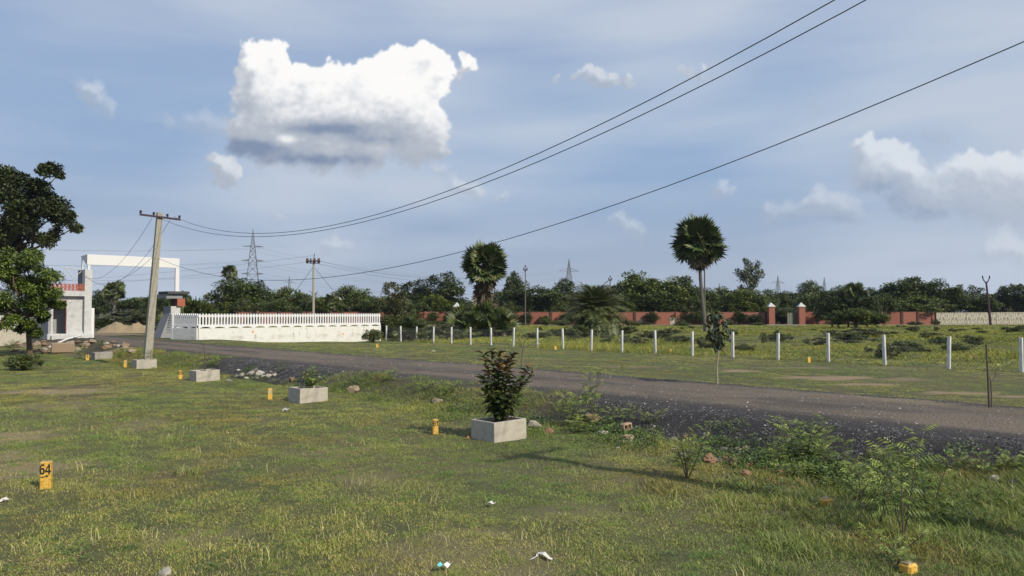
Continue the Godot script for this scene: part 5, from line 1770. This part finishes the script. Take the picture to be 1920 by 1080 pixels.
# ---------------------------------------------------------------- planters and what grows in them
func build_planters():
	var L := 0.58
	var W := 0.72
	var Hh := 0.36
	var b := MB.new()
	var th := 0.05
	b.box(place(Vector3(0, Hh / 2, L / 2 - th / 2)), Vector3(W, Hh, th), Color.WHITE, 0.006)
	b.box(place(Vector3(0, Hh / 2, -L / 2 + th / 2)), Vector3(W, Hh, th), Color.WHITE, 0.006)
	b.box(place(Vector3(W / 2 - th / 2, Hh / 2, 0)), Vector3(th, Hh - 0.001, L - 2 * th + 0.004), Color.WHITE)
	b.box(place(Vector3(-W / 2 + th / 2, Hh / 2, 0)), Vector3(th, Hh - 0.001, L - 2 * th + 0.004), Color.WHITE)
	var body := b.mesh()
	var sm := MB.new()
	var r := rnd(900)
	var hs := []
	for i in 9:
		var row := []
		for j in 9:
			row.append(Vector3((i / 8.0 - 0.5) * (W - 2 * th), r.randf_range(-0.02, 0.03), (j / 8.0 - 0.5) * (L - 2 * th)))
		hs.append(row)
	for i in 8:
		for j in 8:
			sm.quad(hs[i][j], hs[i + 1][j], hs[i + 1][j + 1], hs[i][j + 1], Color.WHITE, Vector3.UP)
	var soil := sm.mesh()
	var older: StandardMaterial3D = M.concrete.duplicate()
	older.albedo_color = lin(0.33, 0.31, 0.27)
	var labels := ["concrete planter box holding the tall bronze leaved shrub", "concrete planter box with a yellow-green young plant and heaped dry soil", "concrete planter box with a single bare stick", "concrete planter box at the foot of the leaning pole", "darker weathered concrete planter box nearest the guard house heap"]
	var corners := [[927, 831], [562, 757], [368, 717], [256, 692], [178, 675]]
	var mids := []
	for k in 5:
		var c := on_ground(corners[k][0], corners[k][1])
		var m := c - TD * (L / 2) + ND * (W / 2)
		m.y = minf(c.y, hgt(m.x, m.z)) - 0.03
		var t := thing("planter", labels[k], "planter", m, GATE_TURN, "concrete planters along the road")
		t.rotation.z = [0.01, -0.02, 0.015, 0.0, 0.03][k]
		part("box", body, older if k == 4 else M.concrete, t)
		var s := part("soil", soil, M.dirt, t)
		s.position.y = Hh - [0.08, 0.07, 0.04, 0.06, 0.05][k]
		mids.append(m + Vector3(0, Hh - 0.07, 0))
	bronze_shrub(mids[0])
	young_plant(mids[1] + ND * 0.05)
	# bare stick
	var st := MB.new()
	var q: Vector3 = mids[2] + ND * 0.02
	st.tube([q - Vector3(0, 0.05, 0), q + Vector3(-0.02, 0.4, 0), q + Vector3(-0.06, 0.92, 0)], [0.017, 0.015, 0.013], 6, Color.WHITE)
	tag(part("stick", st.mesh(), M.bark, self), "bare brown stick standing upright in a planter", "stick")
	for e in [[-0.22, -0.02, 0.36, "small leafy plant in planter beside the leaning pole"], [0.26, -0.1, 0.42, "second leafy plant in the planter by leaning pole"]]:
		seedling("pot_plant", e[3], mids[3] + ND * e[0] + TD * e[1], e[2], 9, 0.20, 910 + int(e[2] * 100), 0.8)
	# dry stones heaped in the second planter
	for k in 5:
		var o := part("planter_stone", rock_mesh(930 + k, 0.7, 0.4, 1), tinted(Color(0.34, 0.29, 0.23)), self)
		var p: Vector3 = mids[1] + ND * (-0.22 + 0.07 * k) + TD * (0.05 * sin(k * 2.0))
		o.transform = Transform3D(Basis(Vector3.UP, k).scaled(Vector3.ONE * (0.035 + 0.008 * (k % 3))), p + Vector3(0, 0.035, 0))
		tag(o, "small dry clod on the soil of the planter with yellow-green plant", "clod", "clods in the second planter")

func broad_leaf(sd: int, col: Color, fold: float, droop: float) -> ArrayMesh:   # along +x, 1 long, with a fold and a curl
	var b := MB.new()
	var pr := [[0.0, 0.01], [0.12, 0.10], [0.32, 0.24], [0.55, 0.25], [0.78, 0.15], [1.0, 0.0]]
	var pts := []
	for e in pr:
		var y: float = -droop * e[0] * e[0]
		pts.append([Vector3(e[0], y, 0), Vector3(e[0], y + fold * e[1], e[1]), Vector3(e[0], y + fold * e[1], -e[1])])
	for i in pr.size() - 1:
		b.quad(pts[i][0], pts[i + 1][0], pts[i + 1][1], pts[i][1], col)
		b.quad(pts[i][0], pts[i + 1][0], pts[i + 1][2], pts[i][2], col * 0.93)
	return b.mesh()

func put_leaf(parent: Node, mesh: Mesh, m: Material, p: Vector3, dirv: Vector3, size: float, roll: float):
	dirv = dirv.normalized()
	var up := Vector3.UP - dirv * dirv.y
	up = up.normalized() if up.length() > 0.05 else Vector3.RIGHT
	up = up.rotated(dirv, roll)
	var o := part("leaf", mesh, m, parent)
	o.transform = Transform3D(Basis(dirv * size, up * size, dirv.cross(up) * size), p)

func bronze_shrub(at: Vector3):
	var r := rnd(941)
	var t := thing("bronze_shrub", "tall leafy shrub with dark bronze and green leaves in a planter", "shrub", at)
	var meshes := [broad_leaf(1, Color(0.062, 0.082, 0.022), 0.5, 0.25), broad_leaf(2, Color(0.082, 0.070, 0.026), 0.35, 0.35), broad_leaf(3, Color(0.105, 0.155, 0.028), 0.4, 0.35), broad_leaf(4, Color(0.145, 0.080, 0.032), 0.7, 0.2), broad_leaf(5, Color(0.045, 0.065, 0.018), 0.4, 0.3), broad_leaf(6, Color(0.28, 0.15, 0.06), 0.6, 0.4)]
	var tips := [Vector3(-0.22, 1.12, 0.03), Vector3(-0.12, 1.20, -0.08), Vector3(0.0, 1.16, 0.08), Vector3(0.20, 1.15, 0.0), Vector3(0.10, 0.95, 0.12), Vector3(0.42, 0.90, 0.02), Vector3(0.48, 0.82, -0.1), Vector3(-0.14, 0.86, 0.14), Vector3(0.26, 0.72, 0.16), Vector3(-0.05, 0.65, -0.2), Vector3(0.32, 0.62, -0.14), Vector3(-0.20, 0.52, 0.1), Vector3(0.06, 0.42, 0.24), Vector3(-0.24, 0.74, -0.08), Vector3(0.20, 0.40, 0.2), Vector3(0.16, 1.02, -0.15), Vector3(-0.02, 0.98, -0.18)]
	for tip0 in tips:
		var tip: Vector3 = tip0 * Vector3(1.2, 1.03, 1.3)
		var root := Vector3(tip.x * 0.18, -0.03, tip.z * 0.18)
		var mid: Vector3 = root.lerp(tip, 0.55) + Vector3(-tip.x * 0.12, 0.03, 0)
		var m := MB.new()
		m.tube([root, mid, tip], [0.012, 0.009, 0.004], 5, Color(0.09, 0.07, 0.045))
		part("stem", m.mesh(), M.stone, t)
		var L: float = tip.length()
		var n := int(18 + L * 16)
		for i in n:
			var u := lerpf(0.26, 1.0, (i + 0.5) / n)
			var p: Vector3 = root.lerp(mid, u / 0.55) if u < 0.55 else mid.lerp(tip, (u - 0.55) / 0.45)
			var az := i * 2.4 + r.randf()
			var lift := lerpf(-0.35, 0.9, u) if p.y > 0.5 else lerpf(-0.5, 0.5, u)
			var k := r.randf()
			var which := 0
			if p.y > 0.75:
				which = 3 if k < 0.30 else (1 if k < 0.60 else (2 if k < 0.72 else (5 if k < 0.77 else 0)))
			else:
				which = 4 if k < 0.5 else (0 if k < 0.85 else (2 if k < 0.96 else 1))
			put_leaf(t, meshes[which], M.gloss, p, Vector3(cos(az), lift + r.randf_range(-0.3, 0.3), sin(az)), r.randf_range(0.11, 0.185), r.randf_range(-0.5, 0.5))

func young_plant(at: Vector3):
	var r := rnd(951)
	var t := thing("young_plant", "bushy yellow-green young plant in a planter", "plant", at)
	var meshes := [broad_leaf(1, Color(0.16, 0.22, 0.03), 0.4, 0.2), broad_leaf(2, Color(0.08, 0.13, 0.025), 0.4, 0.3), broad_leaf(3, Color(0.24, 0.25, 0.04), 0.5, 0.2)]
	for tip in [Vector3(-0.16, 0.42, 0.05), Vector3(-0.06, 0.50, -0.05), Vector3(0.06, 0.52, 0.05), Vector3(0.16, 0.46, 0.0), Vector3(0.18, 0.28, 0.1), Vector3(-0.14, 0.22, -0.1), Vector3(0.0, 0.3, 0.14)]:
		var m := MB.new()
		m.tube([Vector3(tip.x * 0.3, -0.03, 0), tip * 0.6, tip], [0.007, 0.005, 0.003], 5, Color(0.12, 0.13, 0.05))
		part("stem", m.mesh(), M.stone, t)
		for i in 16:
			var u := lerpf(0.15, 1.0, (i + 0.5) / 16.0)
			var az := i * 2.4 + r.randf()
			put_leaf(t, meshes[r.randi() % 3], M.gloss, tip * u, Vector3(cos(az), r.randf_range(-0.2, 0.9), sin(az)), r.randf_range(0.08, 0.13), r.randf_range(-0.5, 0.5))

var PIN := []
func pinnate(sd: int, col: Color) -> ArrayMesh:     # a feathered leaf of many toothed leaflets, along +x, 1 long
	var r := rnd(sd)
	var b := MB.new()
	b.tube([Vector3.ZERO, Vector3(0.5, 0.06, 0), Vector3(1.0, -0.08, 0)], [0.012, 0.009, 0.004], 3, Color(0.12, 0.12, 0.05), false)
	for i in 6:
		var u := 0.25 + 0.75 * i / 5.0
		var p := Vector3(u, 0.06 * sin(u * 3.0) - 0.08 * maxf(0, u - 0.5), 0)
		for sg in [-1.0, 1.0]:
			var d := Vector3(0.6, -0.95 * r.randf_range(0.2, 1.4), sg).normalized() * (0.42 - 0.15 * absf(u - 0.55)) * r.randf_range(0.85, 1.15)
			var c := col * r.randf_range(0.75, 1.3)
			c.a = 1.0
			var side := Vector3(1, 0.0, -sg * 0.4).normalized()
			var q := p + d * 0.4 + Vector3(0, 0.02, 0)
			b.tri(p, q + side * 0.045, p + d, c)
			b.tri(p, p + d, q - side * 0.04, c)
	return b.mesh()

func seedling(called: String, label: String, at: Vector3, height: float, leaves: int, leaf_len: float, sd: int, spread := 0.5, group := ""):
	if PIN.is_empty():
		for k in [Color(0.11, 0.165, 0.024), Color(0.16, 0.22, 0.032), Color(0.075, 0.115, 0.020), Color(0.25, 0.30, 0.055)]:
			PIN.append(pinnate(960 + PIN.size(), k))
	var r := rnd(sd)
	var t := thing(called, label, "plant", at, 0.0, group)
	var stems := maxi(1, int(leaves / 11.0))
	var per := int(ceil(leaves / float(stems)))
	for s in stems:
		var a := TAU * s / stems + r.randf()
		var lean := (0.0 if stems == 1 else spread) * r.randf_range(0.4, 1.0) * height
		var h := height * (1.0 if s == 0 else r.randf_range(0.55, 0.95))
		var tip := Vector3(cos(a) * lean, h, sin(a) * lean)
		var mid := tip * 0.5 + Vector3(r.randfn(), 0, r.randfn()) * 0.03
		var m := MB.new()
		m.tube([Vector3(0, -0.04, 0), mid, tip], [0.008, 0.006, 0.003], 5, Color(0.10, 0.085, 0.05))
		part("stem", m.mesh(), M.stone, t)
		for i in per:
			var u := lerpf(0.30, 1.0, (i + 0.5) / per)
			var p := Vector3.ZERO.lerp(mid, u * 2.0) if u < 0.5 else mid.lerp(tip, u * 2.0 - 1.0)
			var az := i * 2.4 + r.randf() * 0.8
			put_leaf(t, PIN[r.randi() % 3 if u < 0.75 else [1, 3, 1][r.randi() % 3]], M.leaf, p, Vector3(cos(az), lerpf(-0.1, 0.7, u) + r.randf_range(-0.3, 0.2), sin(az)), leaf_len * r.randf_range(0.7, 1.15), r.randf_range(-0.4, 0.4))

# ---------------------------------------------------------------- numbered survey stones
func marker_stone(label: String, at: Vector3, turn: float, h: float, w: float, text: String, arrow := false, worn := false, group := "numbered yellow marker stones"):
	var t := thing("marker_stone", label, "marker stone", at, turn, group)
	boxpart("stone", Vector3(0, h / 2 - 0.03, 0), Vector3(w, h + 0.06, w * 0.72), M.yellow, t, 0.008)
	boxpart("top", Vector3(0, h + 0.001, 0), Vector3(w - 0.018, 0.006, w * 0.72 - 0.018), tinted(Color(0.5, 0.42, 0.26)), t)
	if text != "":
		var tm := TextMesh.new()
		var f := SystemFont.new()
		f.font_names = PackedStringArray(["Droid Sans"])
		f.font_weight = 700
		tm.font = f
		tm.text = text
		tm.font_size = 64
		tm.pixel_size = w * 1.25 / 64.0
		tm.depth = 0.003
		var o := part("number", tm, M.ink, t)
		o.position = Vector3(0, h * 0.72, w * 0.36 + 0.001)
		o.scale = Vector3(0.80, 1.15, 1.0)
	if arrow:
		var b := MB.new()
		b.box(place(Vector3(-0.01, 0, 0)), Vector3(w * 0.62, 0.008, 0.003), Color.WHITE)
		b.tri(Vector3(w * 0.14, 0.020, 0.0015), Vector3(w * 0.36, 0.002, 0.0015), Vector3(w * 0.16, -0.016, 0.0015), Color.WHITE, Vector3.BACK)
		var o := part("arrow", b.mesh(), M.ink, t)
		o.position = Vector3(0, h * 0.46, w * 0.36 + 0.0025)
		o.rotation.z = 0.16
	if worn:
		boxpart("worn_patch", Vector3(0.01, h * 0.72, w * 0.36 + 0.001), Vector3(w * 0.6, h * 0.3, 0.003), M.oldwhite, t)

func build_markers():
	marker_stone("yellow marker stone numbered 64 with an arrow standing alone in lawn", on_ground(86, 917), 0.25, 0.315, 0.115, "64", true)
	marker_stone("yellow marker stone numbered 61 beside the bronze shrub planter", on_ground(816, 815), 0.42, 0.25, 0.095, "61")
	marker_stone("yellow marker stone with worn number beside the young plant planter", on_ground(506, 749), 0.42, 0.26, 0.10, "", false, true)
	marker_stone("yellow marker stone with red brown number beside the stick planter", on_ground(338, 711), 0.40, 0.26, 0.105, "65")
	marker_stone("yellow marker stone beside the planter of the leaning pole", on_ground(235, 689), 0.4, 0.26, 0.11, "", false, true)
	marker_stone("yellow marker stone beside the weathered planter", on_ground(164, 676), 0.4, 0.24, 0.12, "6", false)
	for e in [[707, 652, "short yellow marker stone on lawn near end of white wall"], [1041, 656, "short yellow marker stone on lawn behind the bare sapling"], [1257, 663, "short yellow marker stone at the fence near the leafy sapling"], [1516, 680, "short yellow marker stone in front of fence near bare soil"]]:
		marker_stone(e[2], on_ground(e[0], e[1]), 0.3, 0.22, 0.13, "")
	for e in [[1549, 951, 0.10, 0.125, "yellow marker stub with worn top among weeds below the gravel"], [1703, 1078, 0.09, 0.12, "yellow marker stub at foot of the tall neem seedling"]]:
		var p := on_ground(e[0], e[1])
		var t := thing("marker_stub", e[4], "marker stone", p, 0.5)
		boxpart("stone", Vector3(0, e[2] * 0.5 - 0.01, 0), Vector3(e[3], e[2], 0.11), M.yellow, t, 0.018)
		boxpart("top", Vector3(-0.01, e[2] - 0.008, 0), Vector3(e[3] - 0.05, 0.008, 0.07), tinted(Color(0.46, 0.40, 0.27)), t)

# ---------------------------------------------------------------- weeds and saplings
func build_weeds():
	for e in [[1068, 800, 0.66, 40, 0.20, 0.75, "bushy neem seedling beside the pale boulder"], [1110, 792, 0.98, 24, 0.20, 0.25, "taller neem seedling standing before the road"], [1085, 812, 0.30, 26, 0.16, 1.1, "low leafy seedling below the bushy neem seedling"], [1138, 800, 0.30, 16, 0.15, 0.9, "small seedling beside the brown boulder"], [1172, 792, 0.26, 14, 0.15, 1.0, "small seedling above the broken brick block"], [1222, 796, 0.24, 16, 0.13, 1.4, "sprawling weed on the gravel bank"],
			[1288, 898, 0.62, 34, 0.15, 0.45, "upright seedling at the lawn edge before rubble"], [1308, 852, 0.22, 12, 0.14, 0.6, "small pale seedling in the rubble"], [1510, 860, 0.58, 42, 0.21, 0.9, "broad leafy seedling spreading over the gravel bank"], [1450, 872, 0.34, 20, 0.15, 1.0, "grey leaved weed among dead leaves"], [1560, 880, 0.4, 24, 0.17, 0.8, "seedling beside the broken beige rock"], [1480, 895, 0.2, 18, 0.13, 1.3, "low weed patch under the broad seedling"],
			[1694, 1012, 1.02, 30, 0.21, 0.22, "tallest neem seedling rising from the weeds before the road"], [1648, 985, 0.72, 28, 0.19, 0.35, "second neem seedling beside the tallest one"], [1745, 960, 0.62, 26, 0.19, 0.5, "arching neem seedling with light drooping leaves"], [1625, 940, 0.30, 26, 0.14, 1.2, "leafy ground weed below the second seedling"], [1680, 1060, 0.28, 30, 0.13, 1.3, "leafy ground weed around the yellow stub"], [1600, 905, 0.25, 22, 0.13, 1.2, "weed patch beside the pinkish stone"], [1850, 892, 0.22, 26, 0.14, 1.6, "weed patch on the road edge behind mound"], [1905, 885, 0.2, 22, 0.14, 1.5, "second weed patch at the road edge"],
			[730, 716, 0.30, 22, 0.17, 1.1, "broad leaved weed on grassy bank"], [840, 742, 0.32, 30, 0.15, 1.3, "dark leafy weed at start of the gravel bank"], [800, 735, 0.2, 18, 0.14, 1.2, "small weed on the grassy bank crest"], [400, 690, 0.3, 18, 0.18, 1.2, "weed growing behind the stick planter"], [225, 672, 0.4, 18, 0.22, 1.0, "weed between the two farther planters"], [150, 672, 0.45, 18, 0.22, 1.0, "weed behind the weathered planter"]]:
		seedling("seedling", e[6], on_ground(e[0], e[1]), e[2], int(e[3] * 1.8), e[4] * 0.86, 1000 + int(e[0]), e[5], "seedlings and weeds beside the road")
	tree("lawn_bush", "dark low bush on the lawn under the neem tree", "bush", 48, 662, 62, -on_ground(48, 695).z, 7, 0, 1.0)
	for e in [[25, 660, 0.5, 24, 0.3, 0.9, "small bush against the low masonry wall"], [190, 655, 0.4, 20, 0.25, 0.9, "small bush on the earth heap"]]:
		seedling("lawn_bush", e[6], on_ground(e[0], e[1]), e[2], e[3], e[4], 1200 + int(e[0]), e[5])
	# leafy sapling on the far side of the road
	var r := rnd(1300)
	var g := on_ground(1345, 721)
	var d := -g.z
	var t := thing("leafy_sapling", "slender sapling with drooping dark leaves across the road", "sapling", g)
	var m := MB.new()
	var pts := [[1345, 722], [1344, 690], [1347, 660], [1344, 640], [1343, 612], [1338, 585]].map(func(e): return at_depth(e[0], e[1], d) - g)
	pts[0].y = -0.05
	m.tube(pts, [0.028, 0.022, 0.02, 0.017, 0.013, 0.006], 7, Color(0.27, 0.24, 0.17))
	part("trunk", m.mesh(), M.stone, t)
	m = MB.new()
	m.tube([at_depth(1346, 662, d) - g, at_depth(1354, 655, d) - g, at_depth(1355, 648, d) - g], [0.008, 0.007, 0.006], 5, Color(0.25, 0.21, 0.14))
	part("twig", m.mesh(), M.stone, t)
	var lm := [broad_leaf(1, Color(0.030, 0.045, 0.020), 0.4, 0.2), broad_leaf(2, Color(0.048, 0.066, 0.028), 0.4, 0.3), broad_leaf(3, Color(0.10, 0.12, 0.05), 0.5, 0.2)]
	for i in 120:
		var y := r.randf_range(586, 650)
		var w := 22.0 * sin(clampf((y - 578) / 72.0, 0.05, 0.95) * PI)
		var p := at_depth(1340 + (y - 585) * 0.12 + r.randf_range(-1, 1) * w, y, d + r.randf_range(-0.2, 0.2)) - g
		var az := r.randf() * TAU
		put_leaf(t, lm[0 if r.randf() < 0.5 else (1 if r.randf() < 0.85 else 2)], M.gloss, p, Vector3(cos(az), r.randf_range(-1.6, -0.3), sin(az)), r.randf_range(0.12, 0.20), r.randf_range(-0.6, 0.6))
	# bare sapling seen past the bronze shrub
	bare_sapling("bare forked sapling with few yellow leaves behind the bronze shrub", [[[978, 692], [979, 672], [981, 654]], [[981, 654], [976, 640], [970, 632]], [[981, 654], [994, 646], [1006, 640]], [[981, 655], [984, 640], [982, 630]], [[994, 646], [1004, 648], [1010, 646]]], 0.03, Color(0.13, 0.115, 0.09), [[1006, 640], [1010, 646], [1011, 637], [968, 636]])
	bare_sapling("bare brown sapling tied against a dark stake at the road", [[[1860, 766], [1859, 740], [1858, 715]], [[1858, 715], [1854, 705], [1851, 692]], [[1858, 716], [1866, 706], [1876, 698], [1889, 683]], [[1866, 706], [1868, 694], [1871, 686]]], 0.015, Color(0.12, 0.10, 0.075), [[1889, 683], [1892, 678], [1871, 686]])
	g = on_ground(1855, 766)
	m = MB.new()
	m.tube([g - Vector3(0, 0.1, 0), at_depth(1852, 700, -g.z), at_depth(1849, 646, -g.z)], [0.017, 0.016, 0.014], 6, Color(0.075, 0.06, 0.05))
	tag(part("stake", m.mesh(), M.stone, self), "dark wooden stake holding a bare sapling beside road", "stake")
	# tussocks in the lawns
	var tm := grass_patch(1400, 0.34, 260, 0.05, 0.17, 0.006, 1.0, 0.25)
	for e in [[352, 890, 1.0, "dark green grass tussock with dry skirt in open lawn"], [782, 657, 1.1, "dark grass tussock on lawn across the road"], [786, 668, 1.1, "second dark tussock nearer the far road edge"], [1100, 672, 0.8, "small tussock on lawn before the fence"], [205, 905, 0.55, "small tussock near the 64 marker"], [1170, 690, 0.8, "tussock of weeds on the lawn across the road"]]:
		var p := on_ground(e[0], e[1])
		var o := part("tussock", tm, M.grass, self)
		o.transform = Transform3D(Basis(Vector3.UP, e[0]).scaled(Vector3.ONE * e[2]), p)
		tag(o, e[3], "tussock", "grass tussocks of the lawns")

func bare_sapling(label: String, lines: Array, r0: float, col: Color, leaves: Array):
	var g := on_ground(lines[0][0][0], lines[0][0][1])
	var d := -g.z
	var t := thing("bare_sapling", label, "sapling", g)
	var k := 0
	for l in lines:
		var pts: Array = l.map(func(e): return at_depth(e[0], e[1], d) - g)
		var rr := []
		for i in pts.size():
			rr.append(r0 * (1.0 - 0.2 * i / pts.size()) if k == 0 else r0 * lerpf(0.6, 0.25, float(i) / (pts.size() - 1)))
		if k == 0: pts[0].y = -0.05
		var m := MB.new()
		m.tube(pts, rr, 6, col)
		part("trunk" if k == 0 else "branch", m.mesh(), M.stone, t)
		k += 1
	var lm := broad_leaf(7, Color(0.26, 0.27, 0.06), 0.4, 0.3)
	for e in leaves:
		put_leaf(t, lm, M.leaf, at_depth(e[0], e[1], d) - g, Vector3(0.5, 0.3, 0.4 * sin(e[0])), 0.13, 0.3)

# ---------------------------------------------------------------- litter
func strip(called: String, label: String, px: Array, w: float, m: Material, cols: Array):
	var b := MB.new()
	var last := []
	for i in px.size():
		var p := on_ground(px[i][0], px[i][1]) + Vector3(0, px[i][2], 0)
		var q := p + Vector3(0.02, 0.01 * sin(i * 2.0), -w)
		if i > 0:
			b.quad(last[0], last[1], q, p, cols[i % cols.size()], Vector3.UP)
		last = [p, q]
	tag(part(called, b.mesh(), m, self), label, "litter", "litter lying on the lawn")

func build_litter():
	strip("paper_strip", "curled white paper strip lying on the lawn", [[991, 1060, 0.02], [1000, 1055, 0.03], [1005, 1052, 0.025], [1006, 1049, 0.03], [1018, 1051, 0.04], [1028, 1055, 0.03], [1033, 1058, 0.02]], 0.045, M.paper, [Color.WHITE])
	strip("paper_scrap", "small torn white paper scrap in middle of lawn", [[912, 953, 0.04], [918, 951, 0.05], [923, 954, 0.045], [928, 952, 0.05]], 0.05, M.paper, [Color.WHITE])
	strip("foil_wrapper", "crumpled blue and silver wrapper at the edge of lawn", [[814, 1079, 0.03], [819, 1076, 0.06], [825, 1078, 0.05], [832, 1075, 0.07], [839, 1078, 0.04]], 0.07, M.foil, [Color(0.10, 0.42, 0.55), Color(0.7, 0.72, 0.72), Color(0.15, 0.55, 0.62)])
	strip("white_rag", "dirty white rag on dry grass past the 64 marker", [[-6, 947, 0.02], [2, 944, 0.05], [9, 946, 0.04], [16, 944, 0.03]], 0.05, M.paper, [Color(0.85, 0.83, 0.8)])
	strip("plastic_scrap", "crumpled clear plastic scrap before the young plant planter", [[528, 774, 0.03], [532, 771, 0.05], [536, 773, 0.04], [539, 771, 0.05]], 0.06, M.paper, [Color(0.7, 0.7, 0.7)])
	strip("white_scrap", "white scrap on lawn across the road by dark tussocks", [[809, 661, 0.03], [812, 660, 0.08], [815, 661, 0.04]], 0.10, M.paper, [Color.WHITE])
	strip("brown_leaf", "curled orange dead leaf before the bronze shrub planter", [[873, 827, 0.03], [876, 826, 0.05], [879, 827, 0.04]], 0.03, M.foil, [Color(0.4, 0.17, 0.06)])
	var ball := part("paper_ball", rock_mesh(1500, 0.9, 0.2, 1), tinted(Color(0.75, 0.73, 0.70)), self)
	var p := on_ground(828, 757)
	ball.transform = Transform3D(Basis.IDENTITY.scaled(Vector3.ONE * 0.033), p + Vector3(0, 0.04, 0))
	tag(ball, "white round scrap on bank behind the 61 marker", "litter")
